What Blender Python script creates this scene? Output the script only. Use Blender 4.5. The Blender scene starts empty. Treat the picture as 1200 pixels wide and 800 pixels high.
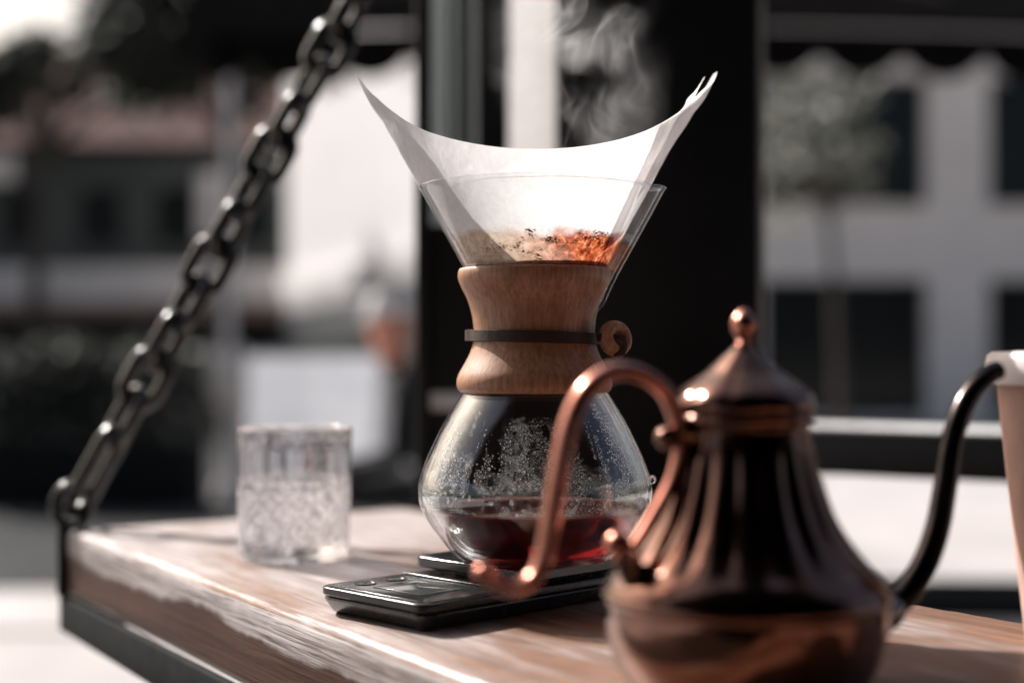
import bpy, bmesh, math, random
from mathutils import Vector, Matrix, noise as mnoise
R = math.radians
PI = math.pi
random.seed(7)
scn = bpy.context.scene
COL = scn.collection

# ------------------------------------------------------------------ camera
CZ = 0.95            # eye height above the pavement
TZ = 0.80            # table top height
FPX = 1200 * 50 / 36.0
cam = bpy.data.cameras.new('camera')
camo = bpy.data.objects.new('camera', cam)
COL.objects.link(camo)
camo.location = (0, 0, CZ)
camo.rotation_euler = (R(90) + math.atan(20 / FPX), 0, 0)
cam.lens = 50; cam.sensor_width = 36
cam.clip_start = 0.02; cam.clip_end = 2000
cam.dof.use_dof = True
cam.dof.focus_distance = 0.835
cam.dof.aperture_fstop = 2.4
scn.camera = camo

# ------------------------------------------------------------------ sky, sun, exposure
SUN_AZ = Vector((-0.707, 0.707)).normalized()     # plan direction towards the sun
SUN_EL = R(40)
w = bpy.data.worlds.new('World'); scn.world = w; w.use_nodes = True
nt = w.node_tree; nt.nodes.clear()
sky = nt.nodes.new('ShaderNodeTexSky'); sky.sky_type = 'NISHITA'; sky.sun_disc = False
sky.sun_elevation = SUN_EL
sky.sun_rotation = math.atan2(SUN_AZ.x, SUN_AZ.y)
sky.air_density = 1.0; sky.dust_density = 6.0; sky.ozone_density = 0.6
bg = nt.nodes.new('ShaderNodeBackground'); bg.inputs[1].default_value = 0.075
wo = nt.nodes.new('ShaderNodeOutputWorld')
nt.links.new(sky.outputs[0], bg.inputs[0]); nt.links.new(bg.outputs[0], wo.inputs[0])
sl = bpy.data.lights.new('sun', 'SUN'); sl.energy = 5.0; sl.angle = R(0.53); sl.color = (1.0, 0.962, 0.935)
so = bpy.data.objects.new('sun', sl); COL.objects.link(so)
sd = Vector((SUN_AZ.x * math.cos(SUN_EL), SUN_AZ.y * math.cos(SUN_EL), math.sin(SUN_EL)))
so.rotation_euler = sd.to_track_quat('Z', 'Y').to_euler()
so.location = sd * 30
vs = scn.view_settings
vs.view_transform = 'Standard'; vs.look = 'None'; vs.gamma = 1.0; vs.exposure = 0.7
vs.use_curve_mapping = False
cy = scn.cycles
cy.use_denoising = True
cy.max_bounces = 16; cy.transmission_bounces = 12; cy.transparent_max_bounces = 40
cy.glossy_bounces = 6; cy.diffuse_bounces = 5; cy.volume_bounces = 0
cy.volume_step_rate = 0.4
cy.sample_clamp_indirect = 8.0

# ------------------------------------------------------------------ helpers
def P(px, py, Y):
    return Vector(((px - 600) / FPX * Y, Y, CZ - (py - 420) / FPX * Y))

def link_nodes(m):
    m.use_nodes = True
    nt = m.node_tree
    b = nt.nodes.get('Principled BSDF')
    return nt, b

def node(nt, t, **kw):
    n = nt.nodes.new(t)
    for k, v in kw.items():
        setattr(n, k, v)
    return n

def math_node(nt, op, a, b=None, c=None, clamp=False):
    n = nt.nodes.new('ShaderNodeMath'); n.operation = op; n.use_clamp = clamp
    for i, v in enumerate((a, b, c)):
        if v is None: continue
        if isinstance(v, (int, float)): n.inputs[i].default_value = v
        else: nt.links.new(v, n.inputs[i])
    return n.outputs[0]

def mix_col(nt, f, a, b, mode='MIX'):
    n = nt.nodes.new('ShaderNodeMix'); n.data_type = 'RGBA'; n.blend_type = mode
    ins = [n.inputs[0], n.inputs[6], n.inputs[7]]
    for s, v in zip(ins, (f, a, b)):
        if isinstance(v, (int, float)): s.default_value = v
        elif isinstance(v, tuple): s.default_value = (*v[:3], 1)
        else: nt.links.new(v, s)
    return n.outputs[2]

def noise_tex(nt, scale, detail=4, rough=0.55, stretch=None, coord='Object', dist=0.0, loc=None):
    tc = nt.nodes.new('ShaderNodeTexCoord')
    n = nt.nodes.new('ShaderNodeTexNoise')
    n.inputs['Scale'].default_value = scale; n.inputs['Detail'].default_value = detail
    n.inputs['Roughness'].default_value = rough; n.inputs['Distortion'].default_value = dist
    if stretch or loc:
        mp = nt.nodes.new('ShaderNodeMapping')
        if stretch: mp.inputs['Scale'].default_value = stretch
        if loc: mp.inputs['Location'].default_value = loc
        nt.links.new(tc.outputs[coord], mp.inputs[0]); nt.links.new(mp.outputs[0], n.inputs[0])
    else:
        nt.links.new(tc.outputs[coord], n.inputs[0])
    return n.outputs['Fac']

def ramp(nt, f, stops):
    n = nt.nodes.new('ShaderNodeValToRGB')
    e = n.color_ramp.elements
    while len(e) < len(stops): e.new(0.5)
    for el, (p, c) in zip(e, stops):
        el.position = p
        el.color = (*c, 1) if isinstance(c, tuple) else (c, c, c, 1)
    nt.links.new(f, n.inputs[0])
    return n.outputs[0]

def bump(nt, b, h, dist=0.001, strength=0.5):
    n = nt.nodes.new('ShaderNodeBump'); n.inputs['Distance'].default_value = dist
    n.inputs['Strength'].default_value = strength
    nt.links.new(h, n.inputs['Height']); nt.links.new(n.outputs[0], b.inputs['Normal'])

def pmat(name, col, rough=0.5, metal=0.0, spec=0.5, var=0.15, vscale=30, bmp=0.0, bscale=200, rvar=0.0, stretch=None, coat=0.0):
    m = bpy.data.materials.new(name)
    nt, b = link_nodes(m)
    b.inputs['Metallic'].default_value = metal
    b.inputs['Roughness'].default_value = rough
    b.inputs['Specular IOR Level'].default_value = spec
    b.inputs['Coat Weight'].default_value = coat
    f = noise_tex(nt, vscale, stretch=stretch)
    lo = tuple(c * (1 - var) for c in col); hi = tuple(min(1, c * (1 + var)) for c in col)
    c = ramp(nt, f, [(0.3, lo), (0.7, hi)])
    nt.links.new(c, b.inputs['Base Color'])
    if rvar:
        r = math_node(nt, 'MULTIPLY_ADD', noise_tex(nt, vscale * 2.3), rvar * 2, rough - rvar)
        nt.links.new(r, b.inputs['Roughness'])
    if bmp:
        bump(nt, b, noise_tex(nt, bscale, stretch=stretch), bmp, 0.6)
    return m

MIRROR = {}
def finish(name, bm, mat, parent=None, smooth=True, sharp=40):
    bmesh.ops.recalc_face_normals(bm, faces=bm.faces)
    me = bpy.data.meshes.new(name)
    bm.to_mesh(me); bm.free()
    return mobj(name, me, mat, parent, smooth, sharp)

def mobj(name, me, mat, parent=None, smooth=True, sharp=40):
    if isinstance(mat, (list, tuple)):
        for x in mat: me.materials.append(x)
    elif mat: me.materials.append(mat)
    if smooth:
        me.polygons.foreach_set('use_smooth', [True] * len(me.polygons))
        if sharp: me.set_sharp_from_angle(angle=R(sharp))
    o = bpy.data.objects.new(name, me); COL.objects.link(o)
    if parent: o.parent = parent
    return o

def thing(name, label, cat, loc=(0, 0, 0), rz=0.0, group=None):
    o = bpy.data.objects.new(name, None); COL.objects.link(o)
    o.empty_display_size = 0.02
    o.location = loc; o.rotation_euler = (0, 0, rz)
    tag(o, label, cat, group)
    return o

def tag(o, label, cat, group=None, kind=None):
    if label: o['label'] = label
    if cat: o['category'] = cat
    if group: o['group'] = group
    if kind: o['kind'] = kind
    return o

def struct(o):
    o['kind'] = 'structure'; return o

def catmull(pts, n=8):
    out = []
    p = [Vector(q) for q in pts]
    for i in range(len(p) - 1):
        p0 = p[max(i - 1, 0)]; p1 = p[i]; p2 = p[i + 1]; p3 = p[min(i + 2, len(p) - 1)]
        for k in range(n):
            t = k / n
            out.append(0.5 * ((2 * p1) + (p2 - p0) * t + (2 * p0 - 5 * p1 + 4 * p2 - p3) * t * t + (3 * p1 - p0 - 3 * p2 + p3) * t ** 3))
    out.append(p[-1])
    return out

def lathe_rows(bm, rows, seg, rfun=None, closed=True, a0=0.0, a1=2 * PI):
    """rows: list of (r, z). returns rows of verts"""
    vr = []
    n = seg if closed else seg + 1
    for i, (r, z) in enumerate(rows):
        vs_ = []
        for k in range(n):
            a = a0 + (a1 - a0) * k / seg
            rr = rfun(r, z, a) if rfun else r
            vs_.append(bm.verts.new((rr * math.cos(a), rr * math.sin(a), z)))
        vr.append(vs_)
    for i in range(len(vr) - 1):
        for k in range(seg):
            k2 = (k + 1) % n if closed else k + 1
            bm.faces.new((vr[i][k], vr[i][k2], vr[i + 1][k2], vr[i + 1][k]))
    return vr

def lathe(rows, seg=64, rfun=None, cap0=False, cap1=False, bm=None):
    bm = bm or bmesh.new()
    vr = lathe_rows(bm, rows, seg, rfun)
    if cap0: bm.faces.new(list(reversed(vr[0])))
    if cap1: bm.faces.new(vr[-1])
    return bm

def tube(path, rad, seg=16, bm=None, cap=True, flat=None):
    """path list of Vector, rad float/list; flat=(sx,sy) section scale along (side, up)"""
    bm = bm or bmesh.new()
    n = len(path)
    rads = rad if isinstance(rad, (list, tuple)) else [rad] * n
    up = None; rings = []
    for i in range(n):
        t = (path[min(i + 1, n - 1)] - path[max(i - 1, 0)]).normalized()
        if up is None:
            ref = Vector((0, 0, 1)) if abs(t.z) < 0.9 else Vector((0, 1, 0))
            up = (ref - t * ref.dot(t)).normalized()
        else:
            up = (up - t * up.dot(t)).normalized()
        sd_ = t.cross(up)
        fx, fy = flat if flat else (1, 1)
        ring = []
        for k in range(seg):
            a = 2 * PI * k / seg
            ring.append(bm.verts.new(path[i] + (sd_ * math.cos(a) * fx + up * math.sin(a) * fy) * rads[i]))
        rings.append(ring)
    for i in range(n - 1):
        for k in range(seg):
            bm.faces.new((rings[i][k], rings[i][(k + 1) % seg], rings[i + 1][(k + 1) % seg], rings[i + 1][k]))
    if cap:
        bm.faces.new(list(reversed(rings[0]))); bm.faces.new(rings[-1])
    return bm

def box(bm, x0, x1, y0, y1, z0, z1, bev=0.0, segs=2, M=None):
    r = bmesh.ops.create_cube(bm, size=1.0)
    vs_ = r['verts']
    bmesh.ops.scale(bm, vec=(x1 - x0, y1 - y0, z1 - z0), verts=vs_)
    bmesh.ops.translate(bm, vec=((x0 + x1) / 2, (y0 + y1) / 2, (z0 + z1) / 2), verts=vs_)
    if M is not None: bmesh.ops.transform(bm, matrix=M, verts=vs_)
    if bev:
        es = list({e for v in vs_ for e in v.link_edges})
        bmesh.ops.bevel(bm, geom=es, offset=bev, segments=segs, affect='EDGES', profile=0.5)
    return bm

def boxo(name, x0, x1, y0, y1, z0, z1, mat, parent=None, bev=0.0, segs=2):
    return finish(name, box(bmesh.new(), x0, x1, y0, y1, z0, z1, bev, segs), mat, parent)

# ------------------------------------------------------------------ materials
def thin_glass(name, tint=(0.97, 0.98, 0.98), rough=0.0, ior=1.5):
    m = bpy.data.materials.new(name); m.use_nodes = True
    nt = m.node_tree; nt.nodes.clear()
    out = nt.nodes.new('ShaderNodeOutputMaterial')
    tr = nt.nodes.new('ShaderNodeBsdfTransparent'); tr.inputs[0].default_value = (*tint, 1)
    gl = nt.nodes.new('ShaderNodeBsdfGlossy'); gl.inputs['Roughness'].default_value = rough
    gl.inputs[0].default_value = (1, 1, 1, 1)
    fr = nt.nodes.new('ShaderNodeFresnel'); fr.inputs[0].default_value = ior
    # same reflectance seen from either side of the wall
    geo = nt.nodes.new('ShaderNodeNewGeometry')
    lw = nt.nodes.new('ShaderNodeLayerWeight'); lw.inputs[0].default_value = 0.5
    fac = math_node(nt, 'POWER', lw.outputs['Facing'], 4.0)
    fac = math_node(nt, 'MULTIPLY_ADD', fac, 0.88, 0.06, clamp=True)
    mx = nt.nodes.new('ShaderNodeMixShader')
    nt.links.new(fac, mx.inputs[0]); nt.links.new(tr.outputs[0], mx.inputs[1]); nt.links.new(gl.outputs[0], mx.inputs[2])
    nt.links.new(mx.outputs[0], out.inputs[0])
    return m

def half_glass(name, tint, f=0.5, ior=1.45, rough=0.0, frost=0.0):
    m = bpy.data.materials.new(name); m.use_nodes = True
    nt = m.node_tree; nt.nodes.clear()
    out = nt.nodes.new('ShaderNodeOutputMaterial')
    tr = nt.nodes.new('ShaderNodeBsdfTransparent'); tr.inputs[0].default_value = (*tint, 1)
    gl = nt.nodes.new('ShaderNodeBsdfGlass'); gl.inputs['Roughness'].default_value = rough
    gl.inputs['IOR'].default_value = ior; gl.inputs[0].default_value = (*tint, 1)
    mx = nt.nodes.new('ShaderNodeMixShader'); mx.inputs[0].default_value = f
    nt.links.new(tr.outputs[0], mx.inputs[1]); nt.links.new(gl.outputs[0], mx.inputs[2])
    last = mx.outputs[0]
    if frost:
        tl = nt.nodes.new('ShaderNodeBsdfTranslucent'); tl.inputs[0].default_value = (0.95, 0.93, 0.94, 1)
        m2 = nt.nodes.new('ShaderNodeMixShader'); m2.inputs[0].default_value = frost
        nt.links.new(last, m2.inputs[1]); nt.links.new(tl.outputs[0], m2.inputs[2]); last = m2.outputs[0]
    nt.links.new(last, out.inputs[0])
    return m

M = {}
M['glass'] = thin_glass('clear_glass', (0.955, 0.965, 0.965), 0.035)
M['pane'] = thin_glass('window_glass', (0.85, 0.88, 0.88))
M['crystal'] = half_glass('cut_crystal', (1.0, 0.995, 1.0), 0.75, 1.5, 0.03)
M['frosted'] = half_glass('ground_crystal_cuts', (1.0, 0.995, 1.0), 0.7, 1.5, 0.06, 0.14)
M['water'] = half_glass('still_water', (1.0, 1.0, 1.0), 0.5, 1.33, 0.01)
M['black_steel'] = pmat('black_painted_steel', (0.018, 0.02, 0.02), 0.42, 0.0, 0.5, 0.3, 60, 0.0004, 300, 0.12)
M['chain_steel'] = pmat('chain_steel', (0.07, 0.072, 0.072), 0.2, 0.8, 0.6, 0.4, 80, 0.0006, 150, 0.1)
M['black_frame'] = pmat('black_frame_paint', (0.008, 0.008, 0.0085), 0.5, 0.0, 0.3, 0.3, 10, 0.0003, 90, 0.1)
M['dull_steel'] = pmat('dull_black_steel', (0.016, 0.018, 0.018), 0.8, 0.0, 0.05, 0.3, 60, 0.0004, 300, 0.1)
M['pale_steel_sunlit'] = pmat('pale_steel_sunlit', (0.66, 0.65, 0.64), 0.5, 0.0, 0.5, 0.2, 40, 0.0003, 200, 0.1)  # pale door rail steel, also the painted-in sunlight on the counter rail
M['black_plastic'] = pmat('black_plastic', (0.012, 0.012, 0.012), 0.26, 0.0, 0.5, 0.2, 200, 0.0002, 900, 0.06)
M['scale_top'] = pmat('scale_top_gloss', (0.02, 0.02, 0.02), 0.14, 0.0, 0.6, 0.2, 200, 0.0, 10, 0.05)
M['display'] = pmat('display_window', (0.06, 0.065, 0.065), 0.08, 0.0, 0.7, 0.1, 80)
M['leather'] = pmat('brown_leather', (0.042, 0.017, 0.013), 0.55, 0, 0.4, 0.35, 220, 0.0006, 900)
M['white_paint'] = pmat('white_render', (0.80, 0.77, 0.77), 0.8, 0, 0.3, 0.05, 1.5, 0.004, 20)
M['cream'] = pmat('cream_render', (0.86, 0.775, 0.69), 0.85, 0, 0.2, 0.07, 1.2, 0.004, 20)
M['peach'] = pmat('peach_render', (0.72, 0.50, 0.42), 0.85, 0, 0.3, 0.14, 0.8, 0.004, 20)
M['slate'] = pmat('dark_cladding', (0.055, 0.062, 0.058), 0.5, 0, 0.4, 0.25, 0.7, 0.004, 8)
M['band'] = pmat('fascia_grey', (0.60, 0.575, 0.56), 0.7, 0, 0.3, 0.15, 0.8)
M['band_brown'] = pmat('fascia_brown', (0.22, 0.15, 0.12), 0.7, 0, 0.3, 0.15, 0.8)
M['dark_glass'] = pmat('dark_window', (0.010, 0.012, 0.012), 0.12, 0, 0.22, 0.3, 1.0)
M['awning'] = pmat('black_canvas', (0.010, 0.010, 0.011), 0.9, 0, 0.15, 0.3, 6, 0.002, 200)
M['curtain'] = pmat('grey_curtain', (0.5, 0.51, 0.51), 0.9, 0, 0.2, 0.25, 8, 0.001, 200, 0, (1, 1, 0.15))
M['jamb'] = pmat('pale_jamb_paint', (0.46, 0.44, 0.445), 0.6, 0, 0.3, 0.10, 9, 0.0008, 40, 0, (1, 1, 0.2))
M['paving'] = pmat('pale_paving', (0.42, 0.395, 0.39), 0.9, 0, 0.2, 0.22, 1.1, 0.003, 60)
M['kerb'] = pmat('kerb_stone', (0.45, 0.42, 0.40), 0.85, 0, 0.3, 0.15, 3, 0.003, 60)
M['shadow_line'] = pmat('shadow_line_brown', (0.12, 0.09, 0.07), 0.7, 0.2, 0.3, 0.3, 9)
M['asphalt'] = pmat('asphalt', (0.040, 0.042, 0.043), 0.95, 0, 0.08, 0.25, 2, 0.004, 90)
M['added_dark_floor'] = pmat('added_floor_dark', (0.045, 0.034, 0.028), 0.75, 0, 0.2, 0.3, 3, 0.003, 40, 0, (0.1, 1, 1))
M['earth'] = pmat('far_ground', (0.20, 0.19, 0.17), 0.9, 0, 0.2, 0.2, 0.1)
M['rubber'] = pmat('tyre_rubber', (0.02, 0.02, 0.02), 0.8, 0, 0.3, 0.2, 20)
M['rim'] = pmat('alloy_rim', (0.5, 0.5, 0.52), 0.3, 0.9, 0.5, 0.1, 20)
M['bark'] = pmat('bark', (0.06, 0.05, 0.045), 0.9, 0, 0.2, 0.35, 6, 0.02, 14, 0, (1, 1, 0.2))
M['skin'] = pmat('skin', (0.62, 0.27, 0.19), 0.5, 0, 0.4, 0.12, 14, 0.0006, 300)
M['jacket'] = pmat('dark_jacket', (0.015, 0.016, 0.018), 0.85, 0, 0.2, 0.35, 12, 0.002, 200)
M['cap'] = pmat('white_cap_cloth', (0.78, 0.76, 0.75), 0.85, 0, 0.2, 0.06, 20, 0.001, 300)
M['cup_card'] = pmat('kraft_cup_card', (0.52, 0.33, 0.27), 0.75, 0, 0.3, 0.08, 60, 0.0004, 500)
M['cup_lid'] = pmat('white_lid_plastic', (0.80, 0.74, 0.72), 0.4, 0, 0.4, 0.04, 40)

def leaf_mat(name, c):
    m = bpy.data.materials.new(name)
    nt, b = link_nodes(m)
    oi = noise_tex(nt, 1.7, 3)
    col = ramp(nt, oi, [(0.3, tuple(x * 0.6 for x in c)), (0.7, tuple(x * 1.35 for x in c))])
    nt.links.new(col, b.inputs['Base Color']); b.inputs['Roughness'].default_value = 0.6
    tl = nt.nodes.new('ShaderNodeBsdfTranslucent'); nt.links.new(col, tl.inputs[0])
    mx = nt.nodes.new('ShaderNodeMixShader'); mx.inputs[0].default_value = 0.3
    nt.links.new(b.outputs[0], mx.inputs[1]); nt.links.new(tl.outputs[0], mx.inputs[2])
    nt.links.new(mx.outputs[0], nt.nodes['Material Output'].inputs[0])
    return m
M['leaf_dark'] = leaf_mat('dark_foliage', (0.035, 0.042, 0.032))
M['leaf_mid'] = leaf_mat('grey_green_foliage', (0.20, 0.205, 0.165))

def mist_mat():
    m = bpy.data.materials.new('condensation_drops'); m.use_nodes = True
    nt = m.node_tree; nt.nodes.clear()
    out = nt.nodes.new('ShaderNodeOutputMaterial')
    gl = nt.nodes.new('ShaderNodeBsdfGlass'); gl.inputs['IOR'].default_value = 1.33; gl.inputs['Roughness'].default_value = 0.05
    tl = nt.nodes.new('ShaderNodeBsdfTranslucent'); tl.inputs[0].default_value = (0.8, 0.8, 0.8, 1)
    mx = nt.nodes.new('ShaderNodeMixShader'); mx.inputs[0].default_value = 0.2
    nt.links.new(gl.outputs[0], mx.inputs[1]); nt.links.new(tl.outputs[0], mx.inputs[2]); nt.links.new(mx.outputs[0], out.inputs[0])
    return m
M['mist'] = mist_mat()

def wood_collar():
    m = bpy.data.materials.new('oiled_beech')
    nt, b = link_nodes(m)
    f = noise_tex(nt, 75, 6, 0.7, (1, 1, 0.2), dist=0.9)
    fine = noise_tex(nt, 420, 3, 0.6, (1, 1, 0.12))
    c = ramp(nt, f, [(0.25, (0.36, 0.165, 0.088)), (0.55, (0.48, 0.24, 0.135)), (0.8, (0.56, 0.30, 0.18))])
    c = mix_col(nt, ramp(nt, fine, [(0.42, 0.0), (0.66, 0.75)]), c, (0.24, 0.105, 0.05))
    c = mix_col(nt, ramp(nt, noise_tex(nt, 22, 4, 0.7), [(0.5, 0.0), (0.72, 0.45)]), c, (0.27, 0.12, 0.065))
    nt.links.new(c, b.inputs['Base Color'])
    b.inputs['Roughness'].default_value = 0.42
    nt.links.new(math_node(nt, 'MULTIPLY_ADD', fine, 0.25, 0.3), b.inputs['Roughness'])
    bump(nt, b, fine, 0.0003, 0.4)
    return m
M['beech'] = wood_collar()

def table_wood():
    m = bpy.data.materials.new('worn_painted_wood')
    nt, b = link_nodes(m)
    tc = nt.nodes.new('ShaderNodeTexCoord')
    sep = nt.nodes.new('ShaderNodeSeparateXYZ'); nt.links.new(tc.outputs['Object'], sep.inputs[0])
    z = sep.outputs[2]
    big = noise_tex(nt, 9, 4, 0.6, (0.35, 1, 1))
    grain = noise_tex(nt, 120, 5, 0.65, (0.035, 1, 1), dist=0.6)
    grain2 = noise_tex(nt, 420, 3, 0.6, (0.03, 1, 1))
    # worn patches on the top, irregular stain line on the edge
    wn = noise_tex(nt, 14, 5, 0.65, (0.28, 1.0, 0.4))
    worn = math_node(nt, 'ADD', math_node(nt, 'MULTIPLY', wn, 0.75), math_node(nt, 'MULTIPLY', grain, 0.3))
    worn = math_node(nt, 'ADD', worn, math_node(nt, 'MULTIPLY_ADD', sep.outputs[0], 0.20, -0.045))
    mask_top = ramp(nt, worn, [(0.50, 0.0), (0.64, 1.0)])
    line = math_node(nt, 'MULTIPLY_ADD', noise_tex(nt, 6, 5, 0.6, (0.8, 0.2, 0.2), dist=0.5), 0.034, -0.037)
    side = math_node(nt, 'SUBTRACT', line, z)
    side = math_node(nt, 'ADD', math_node(nt, 'MULTIPLY', side, 210.0), math_node(nt, 'MULTIPLY_ADD', grain, 2.4, -1.2), clamp=False)
    side = math_node(nt, 'ADD', side, 0.0, clamp=True)
    low = math_node(nt, 'MULTIPLY', math_node(nt, 'SUBTRACT', math_node(nt, 'MULTIPLY_ADD', big, 0.006, -0.0555), z), 700.0, clamp=True)
    low = math_node(nt, 'SUBTRACT', 1.0, low)
    edge = math_node(nt, 'LESS_THAN', z, -0.004)
    side = math_node(nt, 'MULTIPLY', math_node(nt, 'MULTIPLY', side, low), edge)
    topm = math_node(nt, 'MULTIPLY', mask_top, math_node(nt, 'SUBTRACT', 1.0, edge))
    paint = ramp(nt, grain, [(0.30, (0.17, 0.12, 0.105)), (0.46, (0.42, 0.36, 0.345)), (0.70, (0.60, 0.545, 0.535))])
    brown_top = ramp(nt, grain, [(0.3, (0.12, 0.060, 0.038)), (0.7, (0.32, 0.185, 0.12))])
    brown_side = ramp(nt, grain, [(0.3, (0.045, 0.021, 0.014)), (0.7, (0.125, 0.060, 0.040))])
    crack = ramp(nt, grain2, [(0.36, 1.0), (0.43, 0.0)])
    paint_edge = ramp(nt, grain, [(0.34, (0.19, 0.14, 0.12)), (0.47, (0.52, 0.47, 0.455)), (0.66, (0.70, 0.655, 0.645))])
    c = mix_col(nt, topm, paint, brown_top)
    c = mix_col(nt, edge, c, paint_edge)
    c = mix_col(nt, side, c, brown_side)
    c = mix_col(nt, math_node(nt, 'MULTIPLY', crack, 0.6), c, (0.10, 0.06, 0.045))
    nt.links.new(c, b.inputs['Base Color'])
    nt.links.new(math_node(nt, 'MULTIPLY_ADD', math_node(nt, 'LESS_THAN', z, -0.0012), -0.40, 0.5), b.inputs['Specular IOR Level'])
    r = math_node(nt, 'MULTIPLY_ADD', big, 0.25, 0.30)
    nt.links.new(r, b.inputs['Roughness'])
    h = math_node(nt, 'ADD', math_node(nt, 'MULTIPLY', grain, 0.8), math_node(nt, 'MULTIPLY', grain2, 0.5))
    h = math_node(nt, 'SUBTRACT', h, math_node(nt, 'MULTIPLY', topm, 0.25))
    bump(nt, b, h, 0.0020, 0.6)
    return m
M['table'] = table_wood()

def copper(name, dark, light, rough=0.2, bscale=60):
    m = bpy.data.materials.new(name)
    nt, b = link_nodes(m)
    b.inputs['Metallic'].default_value = 1.0
    f = noise_tex(nt, 34, 5, 0.65)
    c = ramp(nt, f, [(0.3, dark), (0.72, light)])
    nt.links.new(c, b.inputs['Base Color'])
    nt.links.new(math_node(nt, 'MULTIPLY_ADD', noise_tex(nt, 90, 4), 0.22, rough - 0.09), b.inputs['Roughness'])
    bump(nt, b, noise_tex(nt, bscale, 2), 0.0012, 0.25)
    return m
M['copper_body'] = copper('aged_copper', (0.13, 0.070, 0.053), (0.23, 0.125, 0.095), 0.115)
M['copper_handle'] = copper('polished_copper', (0.36, 0.13, 0.09), (0.62, 0.28, 0.215), 0.22)
M['spout_metal'] = copper('dark_spout_metal', (0.09, 0.075, 0.07), (0.20, 0.165, 0.155), 0.2)

# ------------------------------------------------------------------ ground
def plane(name, x0, x1, y0, y1, z, mat, nx=1, ny=1):
    bm = bmesh.new()
    vs_ = [[bm.verts.new((x0 + (x1 - x0) * i / nx, y0 + (y1 - y0) * j / ny, z)) for j in range(ny + 1)] for i in range(nx + 1)]
    for i in range(nx):
        for j in range(ny):
            bm.faces.new((vs_[i][j], vs_[i + 1][j], vs_[i + 1][j + 1], vs_[i][j + 1]))
    return finish(name, bm, mat, None, False)

struct(plane('ground', -900, 900, -900, 900, -0.16, M['earth'], 4, 4))
struct(plane('road', -60, -0.7, 5.85, 27, -0.12, M['asphalt'], 2, 2))
struct(boxo('pavement', -30, 30, -8, 5.7, -0.15, 0.0, M['paving']))
struct(boxo('pavement', -0.58, 30, 5.7, 19.6, -0.15, 0.0, M['paving']))
struct(boxo('kerb', -30, -0.582, 5.702, 5.85, -0.15, 0.004, M['kerb'], None, 0.015))
struct(boxo('kerb', -0.70, -0.582, 5.852, 19.6, -0.15, 0.004, M['kerb'], None, 0.015))
struct(boxo('pavement', -60, -0.7, 27, 30, -0.15, 0.0, M['paving']))
struct(boxo('added_dark_floor', -2.2, 5.0, -2.39, 2.6, 0.001, 0.02, M['added_dark_floor']))  # unseen dark floor, added to darken the kettle belly and bounce light
struct(boxo('kerb_shadow_line', -12, -0.9, 4.93, 4.99, -0.01, 0.005, M['shadow_line']))  # brown strip in place of the thin shadow along the kerb

# ------------------------------------------------------------------ buildings
def facade(t, w_, h, depth, openings, wall, glass=None, frame=None, recess=0.15, z0=0.0, fr=0.06, bars=1):
    """front wall in local x (0..w_) and z, front face at y=0, openings (x0,x1,z0,z1)"""
    xs = sorted({0, w_, *[o[0] for o in openings], *[o[1] for o in openings]})
    zs = sorted({z0, h, *[o[2] for o in openings], *[o[3] for o in openings]})
    bm = bmesh.new()
    vf = {}; vb = {}
    for i, x in enumerate(xs):
        for j, z in enumerate(zs):
            vf[i, j] = bm.verts.new((x, 0, z)); vb[i, j] = bm.verts.new((x, recess * 2, z))
    def hole(i, j):
        if i < 0 or j < 0 or i >= len(xs) - 1 or j >= len(zs) - 1: return True
        cx, cz = (xs[i] + xs[i + 1]) / 2, (zs[j] + zs[j + 1]) / 2
        return any(o[0] < cx < o[1] and o[2] < cz < o[3] for o in openings)
    for i in range(len(xs) - 1):
        for j in range(len(zs) - 1):
            if hole(i, j): continue
            bm.faces.new((vf[i, j], vf[i + 1, j], vf[i + 1, j + 1], vf[i, j + 1]))
            bm.faces.new((vb[i, j + 1], vb[i + 1, j + 1], vb[i + 1, j], vb[i, j]))
            if hole(i - 1, j): bm.faces.new((vf[i, j], vf[i, j + 1], vb[i, j + 1], vb[i, j]))
            if hole(i + 1, j): bm.faces.new((vf[i + 1, j + 1], vf[i + 1, j], vb[i + 1, j], vb[i + 1, j + 1]))
            if hole(i, j - 1): bm.faces.new((vf[i + 1, j], vf[i, j], vb[i, j], vb[i + 1, j]))
            if hole(i, j + 1): bm.faces.new((vf[i, j + 1], vf[i + 1, j + 1], vb[i + 1, j + 1], vb[i, j + 1]))
    finish('front_wall', bm, wall, t, False)
    boxo('rear_block', 0, w_, recess * 2 + 0.9, depth, z0, h - 0.002, wall, t)
    boxo('side_wall', 0, 0.25, recess * 2 + 0.002, recess * 2 + 0.898, z0, h - 0.001, wall, t)
    boxo('side_wall', w_ - 0.25, w_, recess * 2 + 0.002, recess * 2 + 0.898, z0, h - 0.001, wall, t)
    boxo('roof', -0.12, w_ + 0.12, -0.12, depth + 0.1, h, h + 0.18, frame or wall, t)
    for (a, b_, c, d) in openings:
        wn = finish('window', box(box(box(box(bmesh.new(), a, a + fr, recess, recess + 0.08, c, d),
                    b_ - fr, b_, recess, recess + 0.08, c, d), a + fr, b_ - fr, recess, recess + 0.08, c, c + fr),
                    a + fr, b_ - fr, recess, recess + 0.08, d - fr, d), frame or wall, t, False)
        for k in range(1, bars + 1):
            xm = a + (b_ - a) * k / (bars + 1)
            boxo('glazing_bar', xm - 0.025, xm + 0.025, recess + 0.01, recess + 0.07, c + fr, d - fr, frame or wall, wn)
        boxo('pane', a + fr, b_ - fr, recess + 0.035, recess + 0.045, c + fr, d - fr, glass or M['dark_glass'], wn)
        boxo('sill', a - 0.05, b_ + 0.05, -0.06, recess - 0.002, c - 0.07, c - 0.002, wall, wn)

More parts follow.
